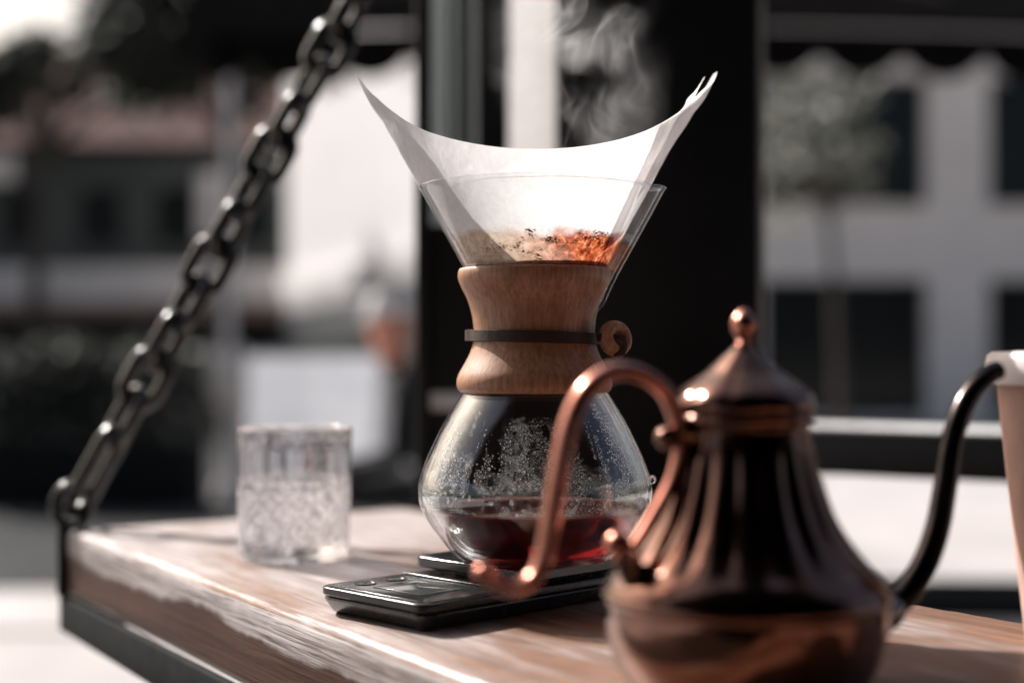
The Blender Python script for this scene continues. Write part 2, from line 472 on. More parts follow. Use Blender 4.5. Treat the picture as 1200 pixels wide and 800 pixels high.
# cream building across the square, right side
s20 = 20 / FPX
def X20(px): return (px - 600) * s20
def Z20(py): return CZ - (py - 420) * s20
bx0 = X20(630)
t = thing('cream_building', 'cream rendered building with dark square windows behind the kettle spout', 'building', (bx0, 20, 0))
ops = []
for (a, b_) in ((640.5, 822), (893, 1088), (1160, 1350), (1415, 1600)):
    ops.append((X20(a) - bx0, X20(b_) - bx0, max(0.12, Z20(500)), Z20(327)))
    ops.append((X20(a) - bx0, X20(b_) - bx0, Z20(240), Z20(90)))
    ops.append((X20(a) - bx0, X20(b_) - bx0, Z20(10), Z20(-120)))
facade(t, X20(1680) - bx0, 9.2, 8, ops, M['cream'], M['dark_glass'], M['slate'], 0.18, 0, 0.05, 0)

# dark clad low building with fascia band, left
s28 = 28 / FPX
lx0 = (-120 - 600) * s28; lx1 = (344 - 600) * s28
t = thing('dark_shop_building', 'low dark clad shop building with a pale fascia band beyond the chain', 'building', (lx0, 28, 0))
ops = []
for k in range(5):
    a = 0.4 + k * 1.5
    ops.append((a, a + 1.25, 0.15, 1.70))
    ops.append((a + 0.15, a + 1.0, 3.2, 4.3))
facade(t, lx1 - lx0, 5.0, 9, ops, M['slate'], M['dark_glass'], M['black_frame'], 0.12, 0, 0.05)
boxo('fascia', -0.05, lx1 - lx0 + 0.02, -0.30, -0.01, 2.02, 2.75, M['band'], t, 0.02)
boxo('fascia_trim', -0.05, lx1 - lx0 + 0.02, -0.27, -0.01, 1.78, 2.015, M['band_brown'], t, 0.01)
boxo('signboard', 0.9, 2.3, -0.10, -0.005, 4.42, 4.95, M['white_paint'], t, 0.02)
boxo('downpipe', 5.92, 6.45, -0.09, -0.006, 3.3, 4.6, M['band'], t, 0.03)

# white rendered building, turned so its long wall meets the sun
t = thing('white_building', 'tall plain white rendered building beyond the left of the coffee maker', 'building', (-4.05, 25.6, 0), R(-65))
facade(t, 7.2, 10.0, 7, [(6.1, 6.8, 1.0, 2.5), (6.1, 6.8, 5, 6.4)], M['white_paint'], M['dark_glass'], M['band'], 0.12)
boxo('plinth', 0.01, 7.1, -0.12, -0.002, 0.0, 1.45, M['slate'], t)
boxo('string_course', 0.01, 7.1, -0.16, -0.002, 1.78, 2.42, M['band'], t, 0.02)

# added dark front and awning, unseen behind the viewpoint, to darken reflections
t = thing('added_dark_front', 'unseen dark front with a black awning added to darken the kettle reflections', 'building', (-4.0, -2.4, 0), 0)
boxo('front_wall', 0, 9.0, -3.0, 0.0, 0.0, 6.0, M['black_frame'], t)
boxo('awning', 0.5, 8.8, 0.0, 2.75, 2.42, 2.46, M['awning'], t)
boxo('awning_valance', 0.5, 8.8, 2.75, 2.77, 2.24, 2.47, M['awning'], t)
boxo('side_wing', 6.2, 9.0, 0.002, 2.6, 0.0, 6.0, M['black_frame'], t)

# peach building further back
t = thing('peach_building', 'peach rendered house showing above the dark shop roof', 'building', (-24, 47, 0), R(-14))
ops = [(1.5 + 2.4 * k, 2.7 + 2.4 * k, 5.2, 6.8) for k in range(8)] + [(1.5 + 2.4 * k, 2.7 + 2.4 * k, 2.2, 3.8) for k in range(8)]
facade(t, 22, 10.2, 9, ops, M['peach'], M['dark_glass'], M['band'], 0.15)

# ------------------------------------------------------------------ trees
def tree(name, label, x, y, crown_c, crown_r, trunk_r, n, mat, leaf=0.16, seed=1, group=None, lean=0.0, zb=0.0, gaps=0.45):
    rnd = random.Random(seed)
    t = thing(name, label, 'tree', (x, y, zb), 0, group)
    cc = Vector(crown_c) - Vector((x, y, zb))
    bm = bmesh.new()
    base = [Vector((0, 0, 0)), Vector((lean * 0.3, 0, cc.z * 0.4)), Vector((lean, 0, cc.z * 0.75)), Vector((cc.x * 0.7 + lean * .3, cc.y * .7, cc.z))]
    pth = catmull([tuple(v) for v in base], 6)
    tube(pth, [trunk_r * (1 - 0.65 * i / (len(pth) - 1)) for i in range(len(pth))], 10, bm)
    fork = base[2]
    tips = []
    for k in range(14):
        a = rnd.uniform(0, 2 * PI); rr = rnd.uniform(0.35, 0.95)
        tip = cc + Vector((math.cos(a) * crown_r[0] * rr, math.sin(a) * crown_r[1] * rr, rnd.uniform(-0.5, 0.7) * crown_r[2]))
        mid = (fork + tip) / 2 + Vector((0, 0, 0.15 * crown_r[2]))
        pp = catmull([tuple(fork), tuple(mid), tuple(tip)], 5)
        tube(pp, [trunk_r * 0.38 * (1 - 0.85 * i / (len(pp) - 1)) for i in range(len(pp))], 6, bm)
        tips.append(tip)
    finish('trunk', bm, M['bark'], t)
    clumps = []
    for k in range(46):
        a = rnd.uniform(0, 2 * PI); rr = math.sqrt(rnd.random())
        clumps.append((cc + Vector((math.cos(a) * crown_r[0] * rr, math.sin(a) * crown_r[1] * rr, rnd.uniform(-1, 1) * crown_r[2] * math.sqrt(max(0.05, 1 - rr * rr * 0.8)))), rnd.uniform(0.18, 0.42) * min(crown_r[0], crown_r[2] * 1.5)))
    clumps += [(tp, 0.32 * min(crown_r[0], crown_r[2] * 1.5)) for tp in tips]
    verts = []; faces = []
    for i in range(n):
        c, cr = rnd.choice(clumps)
        d = Vector((rnd.gauss(0, 1), rnd.gauss(0, 1), rnd.gauss(0, 1))).normalized() * cr * rnd.random() ** 0.45
        p = c + d
        if mnoise.noise(p * 0.9 / max(0.3, crown_r[2])) > gaps: continue
        u = Vector((rnd.gauss(0, 1), rnd.gauss(0, 1), rnd.gauss(0, 1))).normalized()
        v = u.orthogonal().normalized()
        s = leaf * rnd.uniform(0.6, 1.3)
        b0 = len(verts)
        verts += [p - u * s, p + v * s * 0.45, p + u * s, p - v * s * 0.45]
        faces.append((b0, b0 + 1, b0 + 2, b0 + 3))
    me = bpy.data.meshes.new('crown'); me.from_pydata([tuple(v) for v in verts], [], faces)
    mobj('crown', me, M[mat], t, False)
    return t

def TP(px, py, Y): return tuple(P(px, py, Y))
g = 'street trees beyond the chain'
tree('street_tree', 'dark leaved tree with a bare trunk standing behind the upper chain', P(258, 0, 16).x, 16, TP(250, 45, 16), (1.5, 1.5, 0.72), 0.11, 5200, 'leaf_dark', 0.12, 3, g, 0.05, 0.0)
tree('street_tree', 'dark spreading tree against the white sky at the top left corner', P(40, 0, 24).x, 24, TP(95, 78, 24), (2.2, 1.6, 0.42), 0.18, 5600, 'leaf_dark', 0.16, 11, g, 0.1, 0.0, 0.3)
tree('street_tree', 'dark leaved tree at the left picture edge beside the white sky', P(-70, 0, 26).x, 26, TP(-60, 100, 26), (1.5, 1.5, 0.6), 0.18, 4000, 'leaf_dark', 0.16, 21, g, 0.1, 0.0, 0.4)
tree('street_tree', 'slender grey green tree in front of the cream building', P(985, 0, 12.5).x, 12.5, TP(945, 165, 12.5), (0.62, 0.6, 0.85), 0.06, 620, 'leaf_mid', 0.085, 5, 'street trees beyond the square', -0.1, 0.0, 0.4)

# ------------------------------------------------------------------ black parasol with scalloped valance
def parasol():
    hx, hy = 2.4, 2.0
    t = thing('black_parasol', 'large black parasol with a scalloped valance hanging over the square', 'parasol', (0.72, 6.0, 0))
    ap = Vector((0, 0, 3.35)); ze = 2.78
    bm = bmesh.new()
    n = 12
    ring_o = []; 
    for (sx, sy, ex, ey) in ((-1, -1, 1, -1), (1, -1, 1, 1), (1, 1, -1, 1), (-1, 1, -1, -1)):
        for k in range(n):
            f = k / n
            sag = 0.05 * math.sin(PI * f)
            ring_o.append(Vector((hx * (sx + (ex - sx) * f), hy * (sy + (ey - sy) * f), ze + sag)))
    rows = []
    for q in range(7):
        f = q / 6
        rows.append([bm.verts.new(ap.lerp(v, f) - Vector((0, 0, 0.16 * math.sin(PI * f)))) if q else None for v in ring_o])
    top = bm.verts.new(ap)
    N = len(ring_o)
    for k in range(N):
        bm.faces.new((top, rows[1][k], rows[1][(k + 1) % N]))
        for q in range(1, 6):
            bm.faces.new((rows[q][k], rows[q + 1][k], rows[q + 1][(k + 1) % N], rows[q][(k + 1) % N]))
    r = bmesh.ops.solidify(bm, geom=list(bm.faces), thickness=0.006)
    finish('canopy', bm, M['awning'], t)
    # valance panels with scallops
    for (sx, sy, ex, ey) in ((-1, -1, 1, -1), (1, -1, 1, 1), (1, 1, -1, 1), (-1, 1, -1, -1)):
        bm = bmesh.new()
        L = 2 * (hx if sy == ey else hy)
        ns = 96
        up = []; lo = []
        for k in range(ns + 1):
            f = k / ns
            x = hx * (sx + (ex - sx) * f); y = hy * (sy + (ey - sy) * f)
            z = ze + 0.05 * abs(math.sin(PI * ((f * n) % 1)))*0 + 0.05 * math.sin(PI * f) - 0.012
            sc = abs(math.sin(PI * f * L / 0.46))
            up.append(bm.verts.new((x, y, z))); lo.append(bm.verts.new((x * 1.004, y * 1.004, z - 0.10 - 0.17 * sc ** 0.5)))
        for k in range(ns):
            bm.faces.new((up[k], up[k + 1], lo[k + 1], lo[k]))
        bmesh.ops.solidify(bm, geom=list(bm.faces), thickness=0.004)
        finish('valance', bm, M['awning'], t)
    finish('pole', tube([Vector((0, 0, 0.08)), Vector((0, 0, 1.6)), Vector((0, 0, 3.3))], 0.03, 16), M['black_steel'], t)
    boxo('base', -0.35, 0.35, -0.35, 0.35, 0.0, 0.09, M['black_steel'], t, 0.015)
    for k in range(8):
        v = ring_o[k * N // 8]
        a = Vector((0, 0, 2.72)); b_ = ap.lerp(v, 0.62) - Vector((0, 0, 0.19))
        finish('strut', tube([a, (a + b_) / 2, b_], 0.011, 8), M['black_steel'], t)
    finish('hub', tube([Vector((0, 0, 2.66)), Vector((0, 0, 2.7)), Vector((0, 0, 2.76))], 0.055, 16), M['black_steel'], t)
parasol()

# ------------------------------------------------------------------ white canvas barrier in the road
def barrier():
    m = bpy.data.materials.new('white_canvas')
    nt, b = link_nodes(m)
    c = ramp(nt, noise_tex(nt, 5, 4), [(0.3, (0.50, 0.52, 0.57)), (0.7, (0.72, 0.735, 0.77))])
    nt.links.new(c, b.inputs['Base Color']); b.inputs['Roughness'].default_value = 0.8
    tl = nt.nodes.new('ShaderNodeBsdfTranslucent'); nt.links.new(c, tl.inputs[0])
    mx = nt.nodes.new('ShaderNodeMixShader'); mx.inputs[0].default_value = 0.4
    nt.links.new(b.outputs[0], mx.inputs[1]); nt.links.new(tl.outputs[0], mx.inputs[2]); nt.links.new(mx.outputs[0], nt.nodes['Material Output'].inputs[0])
    Y = 9.6
    x0 = P(284, 0, Y).x; x1 = P(486, 0, Y).x
    t = thing('canvas_barrier', 'white canvas barrier standing in the road behind the tumbler', 'barrier', (x0, Y, -0.12), R(4))
    L = x1 - x0
    bm = bmesh.new(); prev = None
    zt = P(0, 412, Y).z + 0.12
    for k in range(41):
        f = k / 40
        rw = []
        for q in range(9):
            g_ = q / 8
            rw.append(bm.verts.new((0.035 + (L - 0.07) * f, 0.02 * math.sin(f * 9 + g_ * 2) * math.sin(PI * g_), 0.16 + (zt - 0.19) * g_)))
        if prev:
            for q in range(8): bm.faces.new((prev[q], rw[q], rw[q + 1], prev[q + 1]))
        prev = rw
    finish('canvas_panel', bm, m, t)
    for x in (0.0, L):
        finish('post', tube([Vector((x, 0, 0.02)), Vector((x, 0, 0.5)), Vector((x, 0, zt + 0.03))], 0.022, 14), M['rim'], t)
        finish('foot', lathe([(0.001, 0), (0.20, 0), (0.20, 0.012), (0.03, 0.03)], 24), M['rim'], t).location = (x, 0, 0)
    finish('top_rail', tube([Vector((0.02, 0, zt - 0.02)), Vector((L / 2, 0, zt - 0.02)), Vector((L - 0.02, 0, zt - 0.02))], 0.012, 12), M['rim'], t)
    finish('bottom_rail', tube([Vector((0.02, 0, 0.15)), Vector((L / 2, 0, 0.15)), Vector((L - 0.02, 0, 0.15))], 0.010, 12), M['rim'], t)
barrier()

# hedge in a dark planter standing in the road on the left
def hedge():
    Y = 10.2
    x0 = P(-60, 0, Y).x; x1 = P(228, 0, Y).x
    t = thing('hedge_planter', 'dark hedge in a long black planter behind the lower chain', 'hedge', (x0, Y, -0.12))
    L = x1 - x0
    for nm, a in (('front_board', (0, L, 0.0, 0.03)), ('rear_board', (0, L, 0.47, 0.50))):
        boxo(nm, a[0], a[1], a[2], a[3], 0.0, 0.46, M['dull_steel'], t, 0.004)
    for nm, a in (('end_board', (0, 0.03)), ('end_board', (L - 0.03, L))):
        boxo(nm, a[0], a[1], 0.0305, 0.4695, 0.0, 0.455, M['dull_steel'], t, 0.003)
    boxo('soil', 0.0305, L - 0.0305, 0.0305, 0.4695, 0.05, 0.42, M['bark'], t)
    rnd = random.Random(31); verts = []; faces = []
    for k in range(5200):
        p = Vector((rnd.uniform(-0.02, L + 0.02), 0.25 + rnd.uniform(-0.30, 0.30), 0.42 + 0.86 * rnd.random() ** 0.8))
        top = 1.16 + 0.14 * mnoise.noise(Vector((p.x * 2.2, 0.3, 4.0)))
        if p.z > top: continue
        u = Vector((rnd.gauss(0, 1), rnd.gauss(0, 1), rnd.gauss(0, 1))).normalized(); v = u.orthogonal().normalized()
        sz = rnd.uniform(0.03, 0.06); b0 = len(verts)
        verts += [p - u * sz, p + v * sz * 0.5, p + u * sz, p - v * sz * 0.5]; faces.append((b0, b0 + 1, b0 + 2, b0 + 3))
    me = bpy.data.meshes.new('foliage'); me.from_pydata([tuple(v) for v in verts], [], faces)
    f = mobj('foliage', me, M['leaf_dark'], t, False)
    bm = bmesh.new()
    for k in range(9):
        x = 0.15 + (L - 0.3) * k / 8
        tube([Vector((x, 0.25, 0.40)), Vector((x + 0.03, 0.24, 0.7)), Vector((x - 0.02, 0.26, 1.05))], [0.012, 0.01, 0.005], 6, bm)
    st = finish('stems', bm, M['bark'], t)
hedge()

# black bench on the square, right of the frame
t = thing('black_bench', 'black slatted bench on the pale square beyond the table edge', 'bench', (P(930, 0, 3.0).x, 3.0, 0), R(-3))
for k in range(4):
    boxo('slat', 0, 1.5, 0.085 * k, 0.085 * k + 0.072, 0.405, 0.440, M['dull_steel'], t, 0.004)
for x in (0.12, 1.38):
    for y in (0.03, 0.26):
        boxo('leg', x - 0.02, x + 0.02, y - 0.02, y + 0.02, 0.0, 0.371, M['dull_steel'], t, 0.003)
    boxo('bearer', x - 0.018, x + 0.018, 0.0, 0.33, 0.3715, 0.4045, M['dull_steel'], t, 0.002)

# lamp post beside the road
t = thing('street_post', 'slim pale post beside the road left of the canvas barrier', 'post', (P(268, 0, 11).x, 11, -0.12))
finish('shaft', tube([Vector((0, 0, 0)), Vector((0, 0, 1.0)), Vector((0, 0, 3.4))], [0.05, 0.04, 0.035], 14), M['band'], t)
finish('foot', lathe([(0.001, 0), (0.11, 0), (0.10, 0.10), (0.055, 0.16)], 18), M['band'], t)
boxo('sign_plate', -0.14, 0.12, -0.055, -0.042, 0.72, 1.12, M['cream'], t, 0.004)

# ------------------------------------------------------------------ seated person and stool
def person():
    Y = 5.05
    hx = P(460, 0, Y).x
    hz = P(0, 384, Y).z          # head centre
    vv = {}
    V = []; E = []; Rr = []
    def add(k, co, r, frm=None):
        vv[k] = len(V); V.append(co); Rr.append(r)
        if frm: E.append((vv[frm], vv[k]))
    sx = hx + 0.10
    add('pelvis', (sx + 0.10, Y + 0.02, 0.52), (0.15, 0.12))
    add('belly', (sx + 0.05, Y + 0.01, 0.66), (0.15, 0.12), 'pelvis')
    add('chest', (sx - 0.02, Y, 0.80), (0.165, 0.12), 'belly')
    add('neck0', (sx - 0.07, Y, 0.905), (0.075, 0.065), 'chest')
    add('neck', (sx - 0.09, Y, 0.945), (0.052, 0.055), 'neck0')
    add('jaw', (hx - 0.004, Y, hz - 0.065), (0.068, 0.066), 'neck')
    add('head', (hx, Y, hz + 0.015), (0.086, 0.078), 'jaw')
    add('crown', (hx + 0.006, Y, hz + 0.075), (0.062, 0.06), 'head')
    for s, nm in ((-1, 'a'), (1, 'b')):
        add('sh' + nm, (sx - 0.03, Y + s * 0.17, 0.85), (0.062, 0.062), 'chest')
        add('el' + nm, (sx - 0.06, Y + s * 0.22, 0.60), (0.045, 0.045), 'sh' + nm)
        add('wr' + nm, (sx - 0.27, Y + s * 0.14, 0.56), (0.030, 0.030), 'el' + nm)
        add('pa' + nm, (sx - 0.35, Y + s * 0.12, 0.555), (0.036, 0.020), 'wr' + nm)
        for q in range(4):
            add('f%d%s' % (q, nm), (sx - 0.40, Y + s * (0.085 + q * 0.022), 0.552), (0.010, 0.010), 'pa' + nm)
            add('g%d%s' % (q, nm), (sx - 0.44 + 0.008 * abs(q - 1.5), Y + s * (0.082 + q * 0.022), 0.530), (0.008, 0.008), 'f%d%s' % (q, nm))
        add('th' + nm, (sx - 0.36, Y + s * 0.065, 0.558), (0.010, 0.010), 'pa' + nm)
        add('hip' + nm, (sx + 0.06, Y + s * 0.09, 0.49), (0.09, 0.085), 'pelvis')
        add('kn' + nm, (sx - 0.36, Y + s * 0.12, 0.475), (0.062, 0.062), 'hip' + nm)
        add('an' + nm, (sx - 0.34, Y + s * 0.12, 0.09), (0.042, 0.042), 'kn' + nm)
        add('to' + nm, (sx - 0.49, Y + s * 0.135, 0.045), (0.040, 0.034), 'an' + nm)
    me = bpy.data.meshes.new('body_base'); me.from_pydata(V, E, [])
    ob = bpy.data.objects.new('body_base', me); COL.objects.link(ob)
    md = ob.modifiers.new('skin', 'SKIN'); md.use_smooth_shade = True
    ob.modifiers.new('sub', 'SUBSURF').levels = 2
    for i, sv in enumerate(me.skin_vertices[0].data):
        sv.radius = Rr[i]; sv.use_root = (i == 0)
    dg = bpy.context.evaluated_depsgraph_get()
    m2 = bpy.data.meshes.new_from_object(ob.evaluated_get(dg))
    bpy.data.objects.remove(ob)
    # face relief: nose, brow, eye sockets, chin (the face looks towards -x)
    c = Vector((hx, Y, hz))
    for v in m2.vertices:
        d = v.co - c
        if abs(d.z) < 0.13 and abs(d.y) < 0.09 and d.x < 0 and v.co.z > 0.95:
            v.co.x -= 0.028 * math.exp(-((d.y / 0.014) ** 2) - ((d.z + 0.015) / 0.026) ** 2)
            for s in (-1, 1):
                v.co.x += 0.012 * math.exp(-(((d.y - s * 0.032) / 0.016) ** 2) - ((d.z - 0.012) / 0.014) ** 2)
            v.co.x -= 0.008 * math.exp(-((d.y / 0.03) ** 2) - ((d.z + 0.065) / 0.012) ** 2)
    t = thing('person', 'person in dark jacket and white cap seated beyond the coffee maker', 'person', (sx, Y, 0))
    m2.transform(Matrix.Translation((-sx, -Y, 0)))
    m2.materials.clear()
    o = mobj('body', m2, [M['jacket'], M['skin']], t, True, None)
    for p in m2.polygons:
        q = p.center
        if q.z > 0.93 or (q.x < -0.285 and 0.50 < q.z < 0.62 and q.x < -0.29 and abs(q.y) < 0.18 and q.z > 0.515 and q.x < -0.30): p.material_index = 1
    # cap: dome and peak
    bm = bmesh.new()
    rows = [(0.001, 0.118), (0.03, 0.113), (0.06, 0.095), (0.082, 0.062), (0.09, 0.028), (0.088, 0.016), (0.084, 0.03), (0.076, 0.06), (0.03, 0.105), (0.001, 0.11)]
    lathe([(r * 1.12, z * 1.12) for r, z in rows], 28, lambda r, z, a: r * (1.06 if abs(math.cos(a)) > 0.5 else 0.98), bm=bm)
    cp = finish('cap', bm, M['cap'], t); cp.location = (hx - sx + 0.008, 0, hz + 0.025)
    bm = bmesh.new()
    vs1 = []
    for k in range(13):
        a = PI / 2 + PI * k / 12
        vs1.append((bm.verts.new((0.085 * math.cos(a), 0.08 * math.sin(a), 0.022)), bm.verts.new((0.085 * math.cos(a) - 0.065 * abs(math.cos(a)), 0.082 * math.sin(a), 0.012))))
    for k in range(12): bm.faces.new((vs1[k][0], vs1[k + 1][0], vs1[k + 1][1], vs1[k][1]))
    bmesh.ops.solidify(bm, geom=list(bm.faces), thickness=0.003)
    finish('peak', bm, M['cap'], cp)
    for s in (-1, 1):
        bm = bmesh.new(); bmesh.ops.create_uvsphere(bm, u_segments=10, v_segments=8, radius=0.03)
        bmesh.ops.scale(bm, vec=(0.6, 0.3, 1), verts=bm.verts)
        e = finish('ear', bm, M['skin'], t); e.location = (hx - sx + 0.01, s * 0.083, hz - 0.012)
        bm = bmesh.new(); bmesh.ops.create_uvsphere(bm, u_segments=10, v_segments=8, radius=0.009)
        e = finish('eye', bm, M['jacket'], t); e.location = (hx - sx - 0.072, s * 0.032, hz + 0.012)
    st = thing('stool', 'black stool under the seated person', 'stool', (sx + 0.08, Y, 0))
    finish('seat', lathe([(0.001, 0.40), (0.17, 0.40), (0.185, 0.41), (0.185, 0.425), (0.17, 0.435), (0.001, 0.435)], 28), M['black_steel'], st)
    for k in range(4):
        a = PI / 4 + k * PI / 2
        finish('leg', tube([Vector((0.12 * math.cos(a), 0.12 * math.sin(a), 0.40)), Vector((0.16 * math.cos(a), 0.16 * math.sin(a), 0.2)), Vector((0.20 * math.cos(a), 0.20 * math.sin(a), 0.0))], 0.012, 10), M['black_steel'], st)
    finish('foot_ring', tube([Vector((0.165 * math.cos(2 * PI * k / 24), 0.165 * math.sin(2 * PI * k / 24), 0.18)) for k in range(25)], 0.007, 8), M['black_steel'], st)
person()

# ------------------------------------------------------------------ black shopfront frame behind the table
def shopfront():
    t = thing('shopfront_frame', 'black painted shopfront post and glazed frame behind the coffee maker', 'shopfront', (0, 1.52, 0))
    s = 1.52 / FPX
    X = lambda px: (px - 600) * s
    bf = M['black_frame']
    boxo('wide_panel', X(652), X(891), 0.0, 0.042, 0.0, 2.9, bf, t, 0.004)
    boxo('mullion', X(486), X(503), 0.0, 0.06, 0.0, 2.9, bf, t, 0.003)
    boxo('mullion', X(560), X(595), 0.0, 0.06, 0.0, 2.9, bf, t, 0.003)
    zr = CZ - (470 - 420) * s
    boxo('rail', X(503) + .0005, X(560) - .0005, 0.004, 0.05, zr - 0.010, zr + 0.010, M['pale_steel_sunlit'], t, 0.003)
    zq = CZ - (262 - 420) * s
    boxo('kick_panel', X(503) + .0005, X(560) - .0005, 0.015, 0.04, 0.02, zr - 0.0105, bf, t)
    boxo('kick_panel', X(503) + .0005, X(560) - .0005, 0.015, 0.04, zr + 0.0105, zq, bf, t)
    boxo('glass_pane', X(503) + .0005, X(560) - .0005, 0.024, 0.029, zq + 0.0005, 2.85, M['pane'], t)
    zk = CZ - (290 - 420) * s
    boxo('kick_panel', X(595) + .0005, X(652) - .0005, 0.015, 0.04, 0.02, zk, bf, t)
    bm = bmesh.new()
    jx0, jx1 = X(597) * 1.06, X(651) * 1.05
    for k_ in range(1):
        vv_ = [(jx0, 0.24), (jx1, 0.09), (jx1, 0.30), (jx0, 0.32)]
        lo_ = [bm.verts.new((a_, b_, zk + 0.001)) for a_, b_ in vv_]; hi_ = [bm.verts.new((a_, b_, 2.9)) for a_, b_ in vv_]
        for q in range(4): bm.faces.new((lo_[q], lo_[(q + 1) % 4], hi_[(q + 1) % 4], hi_[q]))
        bm.faces.new(lo_); bm.faces.new(list(reversed(hi_)))
    finish('pale_jamb', bm, M['jamb'], t, False)
    boxo('edge_strip', X(891) + 0.0005, X(901), 0.02, 0.05, CZ - 0.012, 2.9, M['band'], t, 0.002)
    # curtain behind the pane
    bm = bmesh.new()
    prev = None
    for k in range(61):
        f = k / 60
        x = X(499) + (X(566) - X(499)) * f
        y = 0.105 + 0.014 * math.sin(f * 17) + 0.006 * math.sin(f * 41 + 1)
        a = bm.verts.new((x, y, 2.8)); b_ = bm.verts.new((x + 0.004 * math.sin(f * 9), y * 1.04, 0.06))
        if prev: bm.faces.new((prev[0], a, b_, prev[1]))
        prev = (a, b_)
    bmesh.ops.solidify(bm, geom=list(bm.faces), thickness=0.0015)
    c = finish('curtain', bm, M['curtain'])
    c.location = (0, 1.52, 0)
    tag(c, 'grey folded curtain behind the narrow glass of the black frame', 'curtain')
shopfront()

# black counter rail to the right of the post
t = thing('counter_rail', 'black metal counter rail crossing behind the kettle spout', 'rail', (0.262, 1.60, 0), math.atan2(-0.14, 0.224))
boxo('top_bar', -0.02, 0.62, -0.050, 0.0, CZ - 0.077 - 0.045, CZ - 0.077, M['black_steel'], t, 0.003)
boxo('sunlit_strip', -0.02, 0.62, -0.049, 0.085, CZ - 0.0765, CZ - 0.0735, M['pale_steel_sunlit'], t, 0.001)  # pale colour put in for sunlight along the black rail top
boxo('leg', 0.56, 0.60, -0.05, -0.012, 0.0, CZ - 0.1225, M['black_steel'], t, 0.003)
boxo('leg', 0.0, 0.04, -0.05, -0.012, 0.0, CZ - 0.1225, M['black_steel'], t, 0.003)

# ------------------------------------------------------------------ hanging table
T1 = Vector((-0.39, 1.25, TZ))
ADIR = Vector((0.534, -0.845)).normalized()
ROT = math.atan2(ADIR.y, ADIR.x)
NDIR = Vector((-ADIR.y, ADIR.x))
TL, TW, TH = 1.28, 0.342, 0.058
def hanging_table():
    t = thing('hanging_table', 'worn white painted wooden board hung on a black steel frame', 'table', T1, ROT)
    bm = bmesh.new()
    rnd = random.Random(4)
    b = 0.006
    prof = []     # (y, z, corner weight)
    def arc(cy_, cz_, a0, a1):
        for k in range(5):
            a = a0 + (a1 - a0) * k / 4
            prof.append((cy_ + b * math.cos(a), cz_ + b * math.sin(a)))
    arc(b, -TH + b, PI * 1.5, PI)         # lower left
    for k in range(1, 6): prof.append((0, -TH + b + (TH - 2 * b) * k / 6))
    arc(b, -b, PI, PI / 2)
    for k in range(1, 14): prof.append((b + (TW - 2 * b) * k / 14, 0))
    arc(TW - b, -b, PI / 2, 0)
    arc(TW - b, -TH + b, 0, -PI / 2)
    n = len(prof)
    rings = []
    N = 260
    for i in range(N + 1):
        x = TL * i / N
        ring = []
        for (y, z) in prof:
            p = Vector((x * 9, y * 60, z * 60))
            k = mnoise.noise(p) * 0.0012 + mnoise.noise(Vector((x * 60, y * 90, z * 120))) * 0.0005
            ey = (1 if y > TW / 2 else -1)
            nearedge = 1.0 if (z > -0.02 and (y < 0.01 or y > TW - 0.01)) else (0.6 if z < -0.001 else 0.12)
            ring.append(bm.verts.new((x, y + ey * k * nearedge, z + (k * nearedge if z > -0.002 else 0) - (0.0003 if z > -0.001 else 0))))
        rings.append(ring)
    for i in range(N):
        for k in range(n):
            bm.faces.new((rings[i][k], rings[i + 1][k], rings[i + 1][(k + 1) % n], rings[i][(k + 1) % n]))
    bm.faces.new(rings[0]); bm.faces.new(list(reversed(rings[-1])))
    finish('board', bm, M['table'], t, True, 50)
    z1 = -TH - 0.001; z0 = z1 - 0.030
    boxo('frame_bar', -0.012, TL, -0.004, 0.004, z0, z1, M['dull_steel'], t, 0.0012)
    boxo('frame_bar', -0.012, TL, TW - 0.004, TW + 0.004, z0, z1, M['dull_steel'], t, 0.0012)
    boxo('cross_bar', -0.012, -0.004, 0.0045, TW - 0.0045, z0, z1, M['black_steel'], t, 0.0012)
    boxo('cross_bar', TL * 0.5, TL * 0.5 + 0.03, 0.0045, TW - 0.0045, z1 - 0.006, z1 - 0.001, M['black_steel'], t, 0.001)
    # corner strap with an eye for the chain
    boxo('corner_strap', -0.0115, -0.0045, -0.007, 0.012, z1 + 0.0005, 0.004, M['black_steel'], t, 0.0012)
    pth = []
    for k in range(29):
        a = R(-75) + R(330) * k / 28
        pth.append(Vector((-0.008 + 0.0 * k, 0.0065 + 0.0155 * math.cos(a), 0.020 + 0.0185 * math.sin(a))))
    finish('chain_eye', tube(pth, 0.0048, 12), M['chain_steel'], t)
    return t
hanging_table()

# ------------------------------------------------------------------ chain
def link_mesh(pitch, width, wire):
    pth = []
    rr = width / 2 - wire
    h = pitch / 2 - rr + wire * 0.0
    for k in range(13):
        a = PI * k / 12
        pth.append(Vector((rr * math.cos(a), 0, h + rr * math.sin(a))))
    for k in range(13):
        a = PI + PI * k / 12
        pth.append(Vector((rr * math.cos(a), 0, -h + rr * math.sin(a))))
    bm = bmesh.new()
    n = len(pth); seg = 12; rings = []
    for i in range(n):
        tt = (pth[(i + 1) % n] - pth[i - 1]).normalized()
        s1 = Vector((0, 1, 0)); s2 = tt.cross(s1)
        rings.append([bm.verts.new(pth[i] + (s1 * math.cos(2 * PI * k / seg) + s2 * math.sin(2 * PI * k / seg)) * wire) for k in range(seg)])
    for i in range(n):
        for k in range(seg):
            bm.faces.new((rings[i][k], rings[i][(k + 1) % seg], rings[(i + 1) % n][(k + 1) % seg], rings[(i + 1) % n][k]))
    bmesh.ops.recalc_face_normals(bm, faces=bm.faces)
    me = bpy.data.meshes.new('link'); bm.to_mesh(me); bm.free()
    me.materials.append(M['chain_steel'])
    me.polygons.foreach_set('use_smooth', [True] * len(me.polygons))
    return me
